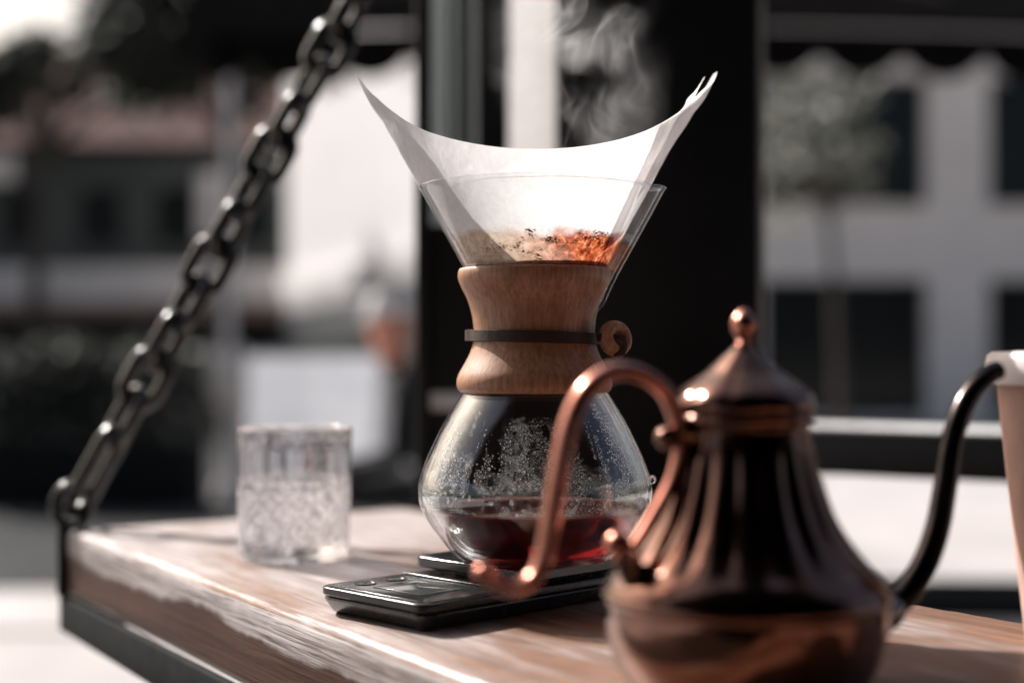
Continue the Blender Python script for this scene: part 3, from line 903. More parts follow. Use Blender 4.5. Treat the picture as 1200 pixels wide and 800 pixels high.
def chain():
    A = P(90, 592, 1.262); B = P(424, -12, 1.33)
    d = (B - A).normalized()
    t = thing('steel_chain', 'dark steel chain slanting up from the left corner of the table', 'chain', A)
    wire = 0.0063; pitch = 0.0512; lp = 0.082
    short = link_mesh(pitch, 0.0425, wire); lng = link_mesh(lp, 0.041, wire)
    q = d.to_track_quat('Z', 'Y')
    step = pitch - 2 * wire
    # a chain hung with a twist: each link is turned a further 60 degrees
    face = A.lerp(B, 0.73)
    view = (face - Vector((0, 0, CZ))).normalized()
    phase = max(range(180), key=lambda g_: abs((q @ Vector((-math.sin(R(g_)), math.cos(R(g_)), 0))).dot(view)))
    kf = round(((face - A).length - lp + 2 * wire) / step)
    s = 0.0
    for k in range(18):
        L = lp if k == 0 else pitch
        o = bpy.data.objects.new('link', lng if k == 0 else short); COL.objects.link(o); o.parent = t
        o.location = d * (s + L / 2 - wire)
        tw = R(phase + 60 * (k - kf) + random.uniform(-7, 7))
        o.rotation_mode = 'QUATERNION'
        o.rotation_quaternion = q @ Matrix.Rotation(tw, 3, 'Z').to_quaternion()
        s += L - 2 * wire
chain()

# ------------------------------------------------------------------ scale
SCL_L = Vector((-0.1148, 0.843))          # left corner of the body on plan
def scale_():
    rz = math.atan2(-0.71, 0.705)
    t = thing('coffee_scale', 'black digital coffee scale lying under the glass coffee maker', 'scale', (SCL_L.x, SCL_L.y, TZ), rz)
    W, D = 0.096, 0.188                    # local x along the display end, y towards the rear
    # body: rounded plan, slightly tapered below
    def slab(name, x0, x1, y0, y1, z0, z1, rad, bev, mat, parent, taper=0.0):
        bm = bmesh.new()
        def ring(z, ins):
            out = []
            for (cx_, cy_, a0) in ((x1 - rad, y1 - rad, 0), (x0 + rad, y1 - rad, PI / 2), (x0 + rad, y0 + rad, PI), (x1 - rad, y0 + rad, 1.5 * PI)):
                for k in range(7):
                    a = a0 + PI / 2 * k / 6
                    out.append(bm.verts.new((cx_ + (rad - ins) * math.cos(a), cy_ + (rad - ins) * math.sin(a), z)))
            return out
        lv = [(z0, taper + bev), (z0 + bev, taper), (z1 - 2 * bev, taper * 0.2)]
        for k in range(4):
            a = PI / 2 * k / 3
            lv.append((z1 - bev * (1 - math.sin(a)) , bev * (1 - math.cos(a))))
        rg = [ring(z, i) for z, i in lv]
        for i in range(len(rg) - 1):
            n = len(rg[i])
            for k in range(n): bm.faces.new((rg[i][k], rg[i][(k + 1) % n], rg[i + 1][(k + 1) % n], rg[i + 1][k]))
        bm.faces.new(list(reversed(rg[0]))); bm.faces.new(rg[-1])
        return finish(name, bm, mat, parent, True, 35)
    slab('lower_body', 0, W, 0, D, 0.0012, 0.0105, 0.010, 0.0015, M['black_plastic'], t, 0.004)
    slab('upper_shell', -0.0012, W + 0.0012, -0.0012, D + 0.0012, 0.0108, 0.0160, 0.011, 0.0013, M['black_plastic'], t, 0.0)
    panel = slab('control_panel', 0.003, W - 0.003, 0.003, 0.062, 0.0160, 0.0166, 0.007, 0.0002, M['scale_top'], t)
    slab('display', 0.030, 0.074, 0.016, 0.050, 0.0166, 0.0170, 0.003, 0.0001, M['display'], panel)
    for (x, y) in ((0.017, 0.022), (0.017, 0.045)):
        bm = lathe([(0.0068, 0.0), (0.0067, 0.0003), (0.0060, 0.00035), (0.0058, 0.00015), (0.001, 0.00012)], 28)
        o = finish('button', bm, M['black_plastic'], panel); o.location = (x, y, 0.0166)
    slab('drip_groove', 0.002, W - 0.002, 0.064, 0.067, 0.0160, 0.0172, 0.001, 0.0003, M['scale_top'], t)
    slab('pedestal', 0.02, W - 0.02, 0.086, D - 0.006, 0.0160, 0.0196, 0.008, 0.0003, M['black_plastic'], t)
    slab('platform', -0.002, W + 0.002, 0.075, D + 0.006, 0.0196, 0.0262, 0.008, 0.0010, M['scale_top'], t)
    for (x, y) in ((0.012, 0.012), (W - 0.012, 0.012), (0.012, D - 0.012), (W - 0.012, D - 0.012)):
        o = finish('foot', lathe([(0.001, 0), (0.006, 0), (0.006, 0.0013), (0.001, 0.0013)], 16), M['rubber'], t); o.location = (x, y, 0)
scale_()
PLAT = TZ + 0.0264

# ------------------------------------------------------------------ pour-over coffee maker
KC = 0.88 / FPX
CX, CY = (627 - 600) * KC, 0.88
def CH(y): return (653 - y) * KC                        # local height, base at y=653
outer_px = [(653, 80), (652.3, 86), (649.5, 92), (644, 98), (636, 105), (626, 112.5), (612, 123), (602, 129), (590, 134.5), (575, 137), (560, 135), (545, 130), (530, 124), (497, 108), (470, 92), (448, 78), (425, 66), (405, 60), (388, 57.5), (370, 59.5), (350, 66), (330, 75), (310, 85.5), (270, 108), (240, 124.5), (226, 132), (222, 134.5)]
outer = [(v.y * KC, CH(v.x)) for v in catmull([(a, b_, 0) for a, b_ in outer_px], 3)]
def offset_profile(pr, d):
    out = []
    for i, (r, z) in enumerate(pr):
        a = Vector(pr[max(i - 1, 0)]); b_ = Vector(pr[min(i + 1, len(pr) - 1)])
        tt = (b_ - a).normalized(); nn = Vector((-tt.y, tt.x))
        out.append((max(0.001, r + nn.x * d), z + nn.y * d))
    return out
inner = offset_profile(outer, 0.0024)
def spout_bump(r, z, a):
    a = (a + PI) % (2 * PI) - PI
    zt = CH(222); zb = CH(395)
    f = max(0.0, min(1.0, (z - zb) / (CH(350) - zb)))
    f = f * f * (3 - 2 * f)
    amp = 0.0095 * f
    wdt = 0.0085 / max(r, 0.01)
    return r + amp * math.exp(-(a / wdt) ** 4)

maker = thing('coffee_maker', 'hourglass glass pour-over coffee maker with a wooden collar on the scale', 'coffee maker', (CX, CY, PLAT + 0.0004))
def coffee_maker():
    bm = bmesh.new()
    top_o = outer[-1]; top_i = inner[-1]
    mid = ((top_o[0] + top_i[0]) / 2 + 0.0004, top_o[1] + 0.0022)
    rows = [(0.0008, outer[0][1] + 0.0012), (outer[0][0] * 0.6, outer[0][1] + 0.0008)] + outer + [(top_o[0] + 0.0007, top_o[1] + 0.0006), (top_o[0] + 0.0005, top_o[1] + 0.0016), mid, (top_i[0] - 0.0002, top_o[1] + 0.0014), (top_i[0] - 0.0001, top_o[1] + 0.0004)]
    inn = [p for p in reversed(inner) if p[1] > 0.0035]
    rows += inn + [(inn[-1][0] * 0.7, 0.0042), (0.0008, 0.0045)]
    lathe(rows, 144, spout_bump, bm=bm)
    g = finish('glass_vessel', bm, M['glass'], maker, True, None)
    # glass measuring button on the right of the belly
    bm = bmesh.new(); bmesh.ops.create_uvsphere(bm, u_segments=16, v_segments=10, radius=0.0027)
    o = finish('glass_button', bm, M['crystal'], maker, True, None); o.location = (136.5 * KC, -0.006, CH(560)); o.scale = (0.75, 1, 1)
    # condensation droplets on the inside of the belly
    rnd = random.Random(5)
    inz = [(z, r) for r, z in inner if z > 0.0035]
    def rin(z):
        for i in range(len(inz) - 1):
            if inz[i][0] <= z <= inz[i + 1][0]:
                f = (z - inz[i][0]) / max(1e-9, inz[i + 1][0] - inz[i][0])
                return inz[i][1] + (inz[i + 1][1] - inz[i][1]) * f, math.atan2(inz[i + 1][1] - inz[i][1], inz[i + 1][0] - inz[i][0])
        return inz[-1][1], 0
    verts = []; faces = []
    def drop(a, z, s, el=1.0):
        r, sl_ = rin(z)
        r -= 0.00005
        base = Vector((r * math.cos(a), r * math.sin(a), z))
        nrm = Vector((-math.cos(a), -math.sin(a), math.sin(sl_) * 0.9)).normalized()
        tu = Vector((0, 0, 1)); tu = (tu - nrm * tu.dot(nrm)).normalized(); tv = nrm.cross(tu)
        b0 = len(verts)
        K = 7
        for lev, (rr, hh) in enumerate(((1.0, 0.0), (0.72, 0.42))):
            for k in range(K):
                an = 2 * PI * (k + 0.5 * lev) / K
                verts.append(base + (tu * math.cos(an) * el + tv * math.sin(an)) * s * rr + nrm * s * hh)
        verts.append(base + nrm * s * 0.6)
        for k in range(K):
            k2 = (k + 1) % K
            faces.append((b0 + k, b0 + k2, b0 + K + k)); faces.append((b0 + k2, b0 + K + k2, b0 + K + k))
            faces.append((b0 + K + k, b0 + K + k2, b0 + 2 * K))
    zlow = CH(590)
    cols = []
    for k in range(46):
        a = rnd.uniform(0, 2 * PI)
        cols.append((a, rnd.uniform(0.02, 0.075), CH(rnd.choice([560, 545, 530, 500, 490, 570]) + rnd.uniform(-8, 8))))
    # broad misted patch at the front with one clear run through it
    cols += [(R(270 - 14 + k * 4), 0.06, CH(485 + 3 * abs(k - 4))) for k in range(8)]
    cols += [(R(318 + k * 5), 0.035, CH(470 + 14 * k)) for k in range(5)]
    cols += [(R(207 + k * 9), 0.05, CH(565 - 8 * (k % 3))) for k in range(5)]
    cols += [(R(rnd.uniform(200, 345)), rnd.uniform(0.010, 0.022), CH(rnd.uniform(475, 560))) for k in range(44)]
    runs = [(R(258), 0.022), (R(283), 0.012), (R(305), 0.02), (R(330), 0.02), (R(236), 0.02), (R(222), 0.012)]
    cnt = 0; grid = {}; tries = 0
    front = cols[46:]
    while cnt < 7000 and tries < 120000:
        tries += 1
        a0_, wd, zt = rnd.choice(front if rnd.random() < 0.55 else cols)
        a = rnd.gauss(a0_, wd); z = zlow + (zt - zlow) * rnd.random() ** 1.25
        a = a % (2 * PI)
        if any(abs(a - ra) < rw for ra, rw in runs): continue
        if mnoise.noise(Vector((math.cos(a) * 7, math.sin(a) * 7, z * 60))) < -0.18: continue
        near = 1 - (z - zlow) / (CH(480) - zlow)
        s = 0.00017 + 0.00050 * rnd.random() ** 2.2 + (0.0008 * rnd.random() ** 5) * max(0, near) * 1.8
        uu, ww = a * 0.07, z
        key = (int(uu / 0.002), int(ww / 0.002))
        if any((uu - q[0]) ** 2 + (ww - q[1]) ** 2 < (1.12 * (s + q[2])) ** 2 for i_ in (-1, 0, 1) for j_ in (-1, 0, 1) for q in grid.get((key[0] + i_, key[1] + j_), ())): continue
        grid.setdefault(key, []).append((uu, ww, s))
        drop(a, z, s, rnd.uniform(0.9, 1.2)); cnt += 1
    for ra, rw in runs:
        drop(ra, zlow + rnd.uniform(0.002, 0.01), 0.0012, 1.8)
    me = bpy.data.meshes.new('condensation'); me.from_pydata([tuple(v) for v in verts], [], faces)
    c = mobj('condensation', me, M['mist'], g, True, None)
    c['kind'] = 'stuff'
    # wooden collar: two halves
    cp = [(316, 84), (314.8, 87), (316, 89.5), (321, 91), (328, 90.3), (338, 86), (350, 80), (368, 74.5), (388, 72), (402, 73), (415, 77.5), (428, 84.5), (439, 90.5), (447, 92.5), (454, 91.5), (458.5, 88), (459, 85)]
    co_ = [(v.y * KC, CH(v.x)) for v in catmull([(a, b_, 0) for a, b_ in cp], 3)]
    zi = [CH(y) for y in (457, 445, 430, 415, 400, 388, 375, 360, 345, 333, 324, 317)]
    oz = [(z, r) for r, z in outer]
    def rout(z):
        for i in range(len(oz) - 1):
            if oz[i][0] <= z <= oz[i + 1][0]:
                f = (z - oz[i][0]) / max(1e-9, oz[i + 1][0] - oz[i][0])
                return oz[i][1] + (oz[i + 1][1] - oz[i][1]) * f
        return oz[-1][1]
    loop = co_ + [(rout(z) + 0.0009, z) for z in zi]
    for (d0, d1) in ((187, 346), (14, 178)):
        bm = bmesh.new(); seg = 56; rings = []
        for k in range(seg + 1):
            e = min(k, seg - k)
            a = R(d0) + (R(d1) - R(d0)) * k / seg
            ring = []
            for (r, z) in loop:
                rr = r
                if e == 0: rr = r - 0.0012 if r > rout(max(min(z, CH(230)), CH(650))) + 0.002 else r
                ring.append(bm.verts.new((rr * math.cos(a), rr * math.sin(a), z)))
            rings.append(ring)
        n = len(loop)
        for k in range(seg):
            for i in range(n):
                bm.faces.new((rings[k][i], rings[k + 1][i], rings[k + 1][(i + 1) % n], rings[k][(i + 1) % n]))
        bm.faces.new(rings[0]); bm.faces.new(list(reversed(rings[-1])))
        finish('collar_half', bm, M['beech'], maker, True, 45)
    # leather tie
    bm = bmesh.new(); rings = []
    seg = 96
    for k in range(seg):
        a = 2 * PI * k / seg
        r0 = 73.2 * KC
        if abs((math.degrees(a) - 183)) < 10: r0 += 0.0026 * math.cos((math.degrees(a) - 183) / 10 * PI / 2)
        zc_ = CH(394.5 + 2.2 * math.cos(a + 0.4))
        h = 6.6 * KC; th = 0.0021
        rings.append([bm.verts.new((r * math.cos(a), r * math.sin(a), z)) for r, z in ((r0, zc_ - h), (r0 + th, zc_ - h * 0.93), (r0 + th, zc_ + h * 0.93), (r0, zc_ + h))])
    for k in range(seg):
        for i in range(4):
            bm.faces.new((rings[k][i], rings[(k + 1) % seg][i], rings[(k + 1) % seg][(i + 1) % 4], rings[k][(i + 1) % 4]))
    tie = finish('leather_tie', bm, M['leather'], maker, True, 30)
    # wooden bead on the tie, right side
    bc = Vector((91 * KC, -0.022, CH(397)))
    prof = []
    for k in range(17):
        a = 2 * PI * k / 16
        prof.append((0.0072 + 0.0040 * math.cos(a), 0.0055 * math.sin(a)))
    bm = lathe(prof, 40)
    bead = finish('wooden_bead', bm, M['beech'], maker, True, None)
    bead.location = bc; bead.rotation_euler = (R(78), 0, R(38))
    pth = [Vector((70 * KC, -0.0285, CH(396))), bc + Vector((-0.008, -0.0055, 0.001)), bc + Vector((0, -0.0068, 0.0)), bc + Vector((0.0045, -0.0055, -0.003)), bc + Vector((0.003, -0.0065, -0.0085)), bc + Vector((0.0, -0.006, -0.012))]
    finish('tie_end', tube(catmull([tuple(p) for p in pth], 6), 0.0026, 10, flat=(0.55, 1.0)), M['leather'], tie)
coffee_maker()

# brewed coffee
def coffee_mat(name, surface):
    m = bpy.data.materials.new(name); m.use_nodes = True
    nt = m.node_tree; nt.nodes.clear()
    out = nt.nodes.new('ShaderNodeOutputMaterial')
    # against the wall only the bend shows, the free surface also mirrors
    gl = nt.nodes.new('ShaderNodeBsdfGlass' if surface else 'ShaderNodeBsdfRefraction')
    gl.inputs['IOR'].default_value = 1.33; gl.inputs['Roughness'].default_value = 0.05
    gl.inputs[0].default_value = (0.98, 0.80, 0.78, 1)
    tr = nt.nodes.new('ShaderNodeBsdfTransparent'); tr.inputs[0].default_value = (0.95, 0.75, 0.7, 1)
    mx = nt.nodes.new('ShaderNodeMixShader'); mx.inputs[0].default_value = 0.75
    nt.links.new(tr.outputs[0], mx.inputs[1]); nt.links.new(gl.outputs[0], mx.inputs[2]); nt.links.new(mx.outputs[0], out.inputs[0])
    va = nt.nodes.new('ShaderNodeVolumeAbsorption'); va.inputs[0].default_value = (0.82, 0.03, 0.025, 1); va.inputs[1].default_value = 36
    vsx = nt.nodes.new('ShaderNodeVolumeScatter'); vsx.inputs[0].default_value = (0.95, 0.10, 0.06, 1); vsx.inputs[1].default_value = 3.0
    ad = nt.nodes.new('ShaderNodeAddShader')
    nt.links.new(va.outputs[0], ad.inputs[0]); nt.links.new(vsx.outputs[0], ad.inputs[1])
    nt.links.new(ad.outputs[0], out.inputs['Volume'])
    return m
zl = CH(593)
ins = [p for p in inner if 0.0045 < p[1] < zl]
rows = [(0.0006, 0.0055), (ins[0][0] * 0.8, 0.0053)] + [(r - 0.00025, z) for r, z in ins] + [(ins[-1][0] + 0.0002, zl - 0.0002), (ins[-1][0] - 0.0006, zl - 0.0006), (ins[-1][0] * 0.6, zl - 0.0008), (0.0006, zl - 0.0008)]
cf = finish('coffee', lathe(rows, 96), [coffee_mat('brewed_coffee', False), coffee_mat('coffee_surface', True)], None, True, None)
for p in cf.data.polygons:
    if p.center.z > zl - 0.0012: p.material_index = 1
cf.location = maker.location
tag(cf, 'dark red brewed coffee pooled in the belly of the glass maker', 'coffee')

# ------------------------------------------------------------------ paper filter
HALF = R(28.9)
APEX = CH(464)
SL = 307 * KC
def stain_mat():
    m = bpy.data.materials.new('filter_paper'); m.use_nodes = True
    nt = m.node_tree; nt.nodes.clear()
    out = nt.nodes.new('ShaderNodeOutputMaterial')
    tc = nt.nodes.new('ShaderNodeTexCoord'); sep = nt.nodes.new('ShaderNodeSeparateXYZ'); nt.links.new(tc.outputs['Object'], sep.inputs[0])
    fine = noise_tex(nt, 260, 4, 0.6)
    blot = noise_tex(nt, 170, 6, 0.72, dist=0.8)
    paper = ramp(nt, math_node(nt, 'MULTIPLY_ADD', noise_tex(nt, 38, 4, 0.6), 0.6, math_node(nt, 'MULTIPLY', fine, 0.4)), [(0.3, (0.70, 0.68, 0.68)), (0.68, (0.86, 0.845, 0.845))])
    # wet, coffee soaked zone below an irregular tide line, with painted glow on the right
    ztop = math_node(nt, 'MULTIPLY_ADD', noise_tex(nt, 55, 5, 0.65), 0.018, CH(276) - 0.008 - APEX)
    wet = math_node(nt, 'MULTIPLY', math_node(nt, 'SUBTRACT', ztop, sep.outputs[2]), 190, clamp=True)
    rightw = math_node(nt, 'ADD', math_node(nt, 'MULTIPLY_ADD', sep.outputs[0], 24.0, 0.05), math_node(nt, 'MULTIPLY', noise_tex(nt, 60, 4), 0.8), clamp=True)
    soak_glow = ramp(nt, blot, [(0.36, (0.045, 0.012, 0.007)), (0.47, (0.26, 0.045, 0.016)), (0.56, (0.50, 0.12, 0.04)), (0.68, (0.70, 0.36, 0.22))])  # brown soak; orange-red stands for light glowing through the wet paper
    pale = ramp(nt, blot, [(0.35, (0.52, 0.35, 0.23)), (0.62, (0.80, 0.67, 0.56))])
    wetc = mix_col(nt, rightw, pale, soak_glow)
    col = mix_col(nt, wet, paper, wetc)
    df = nt.nodes.new('ShaderNodeBsdfDiffuse'); tl = nt.nodes.new('ShaderNodeBsdfTranslucent')
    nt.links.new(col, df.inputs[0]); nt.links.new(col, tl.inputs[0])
    bp = nt.nodes.new('ShaderNodeBump'); bp.inputs['Distance'].default_value = 0.0012; bp.inputs['Strength'].default_value = 0.5
    nt.links.new(noise_tex(nt, 140, 4), bp.inputs['Height'])
    nt.links.new(bp.outputs[0], df.inputs['Normal']); nt.links.new(bp.outputs[0], tl.inputs['Normal'])
    mx = nt.nodes.new('ShaderNodeMixShader'); mx.inputs[0].default_value = 0.55
    nt.links.new(df.outputs[0], mx.inputs[1]); nt.links.new(tl.outputs[0], mx.inputs[2]); nt.links.new(mx.outputs[0], out.inputs[0])
    return m
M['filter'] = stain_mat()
def paper_filter():
    t = thing('paper_filter', 'white square paper coffee filter opened into a cone with pointed corners', 'coffee filter', (CX, CY, PLAT + 0.0004 + APEX))
    def sheet(name, a0, a1, dr, tipbend, seed, lift=1.0, f0=0.02):
        bm = bmesh.new()
        NA = 120; NL = 44
        rows = []
        for i in range(NA + 1):
            th = a0 + (a1 - a0) * i / NA
            # paper angle inside its quadrant: tips at theta = 0 and pi
            q = ((th + PI / 2) % PI) / 2
            Lm = SL * (1 / max(math.cos(q), math.sin(q))) ** 1.04 * lift
            Lm = min(Lm, SL * 1.405 * lift)
            row = []
            for j in range(NL + 1):
                f = f0 + (1 - f0) * j / NL
                l = Lm * f
                r = l * math.sin(HALF) + dr; z = l * math.cos(HALF)
                over = max(0.0, l - SL * 0.92) / SL
                wob = mnoise.noise(Vector((math.cos(th) * 2.2 + seed, math.sin(th) * 2.2, l * 30))) * (0.0005 + 0.012 * over) + mnoise.noise(Vector((math.cos(th) * 7 + seed, math.sin(th) * 7, l * 60))) * (0.0002 + 0.003 * over)
                r += wob + tipbend * over * over
                # the free corners close up a little sideways
                sq = 1 - 0.28 * over
                row.append(bm.verts.new((r * math.cos(th), r * math.sin(th) * sq, z)))
            rows.append(row)
        for i in range(NA):
            for j in range(NL):
                bm.faces.new((rows[i][j], rows[i + 1][j], rows[i + 1][j + 1], rows[i][j + 1]))
        return finish(name, bm, M['filter'], t, True, None)
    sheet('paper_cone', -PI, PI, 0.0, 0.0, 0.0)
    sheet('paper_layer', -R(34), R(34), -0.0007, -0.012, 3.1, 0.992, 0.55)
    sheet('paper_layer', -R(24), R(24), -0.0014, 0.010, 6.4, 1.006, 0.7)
    return t
pf = paper_filter()

# wet coffee bed and stray grounds
def grounds():
    m = pmat('wet_grounds', (0.16, 0.055, 0.026), 0.45, 0, 0.5, 0.5, 300, 0.001, 700)
    zb = CH(306)
    rr = (zb - APEX) * math.tan(HALF) - 0.003
    rnd = random.Random(9)
    bm = bmesh.new()
    rows = []
    for i in range(11):
        r = rr * i / 10
        rows.append([bm.verts.new((r * math.cos(2 * PI * k / 48), r * math.sin(2 * PI * k / 48), zb - 0.006 * (1 - (i / 10) ** 2) + 0.0012 * mnoise.noise(Vector((r * 300 * math.cos(2 * PI * k / 48), r * 300 * math.sin(2 * PI * k / 48), 0))))) for k in range(48)] if i else [bm.verts.new((0, 0, zb - 0.006))])
    for k in range(48):
        bm.faces.new((rows[0][0], rows[1][k], rows[1][(k + 1) % 48]))
        for i in range(1, 10): bm.faces.new((rows[i][k], rows[i + 1][k], rows[i + 1][(k + 1) % 48], rows[i][(k + 1) % 48]))
    tip = bm.verts.new((0, 0, APEX + 0.012))
    for k in range(48): bm.faces.new((rows[10][(k + 1) % 48], rows[10][k], tip))
    # granules clinging between paper and glass
    pts = []
    while len(pts) < 620:
        u = rnd.random()
        px = 548 + 172 * u
        py = rnd.uniform(268, 306)
        band = math.exp(-((py - (291 - 17 * u)) / (3.5 + 12 * max(0, u - 0.42))) ** 2)
        if 0.36 < u < 0.50: band = max(band, 0.75)
        cl = mnoise.noise(Vector((px * 0.11, py * 0.16, 2.3)))
        if rnd.random() > band or cl < -0.05: continue
        pts.append((px, py, rnd.uniform(0.00022, 0.00052) * (1.5 if cl > 0.35 else 1)))
    for (px, py, s) in pts:
        yf = 420 - (420 - py) * 0.83 / 0.88
        z = CH(yf)
        out_ = rnd.random() < 0.4
        r = (z - APEX) * math.tan(HALF) + (0.00035 if out_ else -0.0005)
        if out_: s *= 0.7
        xx = (px - 627) * KC * 0.945
        if abs(xx) > r * 0.97: continue
        yy = -math.sqrt(r * r - xx * xx)
        ret = bmesh.ops.create_icosphere(bm, subdivisions=1, radius=s)
        for v in ret['verts']:
            v.co = Vector((v.co.x * rnd.uniform(0.8, 1.5), v.co.y * 0.6, v.co.z * rnd.uniform(0.7, 1.1))) + Vector((xx, yy, z))
    o = finish('coffee_grounds', bm, m, None, True, None)
    o.location = maker.location
    tag(o, 'wet brown coffee grounds clinging inside the paper filter', 'coffee grounds', None, 'stuff')
grounds()

# ------------------------------------------------------------------ glass tumbler with water
def tumbler():
    Yg = 1.075
    x, y = P(345, 0, Yg).x, Yg
    t = thing('glass_tumbler', 'cut crystal tumbler of water on the left of the table', 'glass', (x, y, TZ + 0.0003))
    H = (655 - 503) / FPX * Yg; Rb = 0.0415; Rt = 0.0437
    def cut(r, z, a):
        d = 0.0
        if 0.008 < z < 0.056:
            for s in (1, -1):
                u = (a * 12 / (2 * PI) + s * z / 0.0230) % 1.0
                v = abs(u - 0.5) * 2
                d = max(d, max(0, (v - 0.66) / 0.34))
            d *= min(1, (z - 0.008) / 0.004, (0.056 - z) / 0.004)
        elif z >= 0.058 and z < H - 0.008:
            d = 0.35 * abs(math.cos(a * 9))
        return r - 0.0021 * d
    rows = [(0.001, 0.0), (Rb * 0.86, 0.0), (Rb * 0.96, 0.001), (Rb, 0.004)]
    N = 64
    rows += [(Rb + (Rt - Rb) * k / N, 0.004 + (H - 0.005) * k / N) for k in range(1, N + 1)]
    rows += [(Rt - 0.0006, H - 0.0002), (Rt - 0.0018, H), (Rt - 0.003, H - 0.0008)]
    tk = 0.0038
    rows += [(Rb + (Rt - Rb) * f - tk, 0.014 + (H - 0.016) * f) for f in [1 - k / 14 for k in range(15)]]
    rows += [(Rb * 0.75, 0.0115), (0.001, 0.011)]
    gb = finish('glass_body', lathe(rows, 168, cut), [M['crystal'], M['frosted']], t, True, 25)
    for p in gb.data.polygons:
        c = p.center; rr_ = math.hypot(c.x, c.y)
        if 0.006 < c.z < 0.058 and rr_ > Rb - 0.0022 and cut(1.0, c.z, math.atan2(c.y, c.x)) < 0.99985: p.material_index = 1
    zw = 0.060
    wr = [(0.0008, 0.0116), (Rb * 0.74, 0.0121), (Rb - tk - 0.0004, 0.0146)] + [(Rb + (Rt - Rb) * k / 8 - tk - 0.0003, 0.015 + (zw - 0.015) * k / 8) for k in range(1, 9)] + [(Rb - tk - 0.0016, zw - 0.0006), (0.0008, zw - 0.0006)]
    o = finish('drinking_water', lathe(wr, 96), M['water'], None, True, 40)
    o.location = t.location
    tag(o, 'clear water filling the lower part of the cut glass tumbler', 'water')
tumbler()

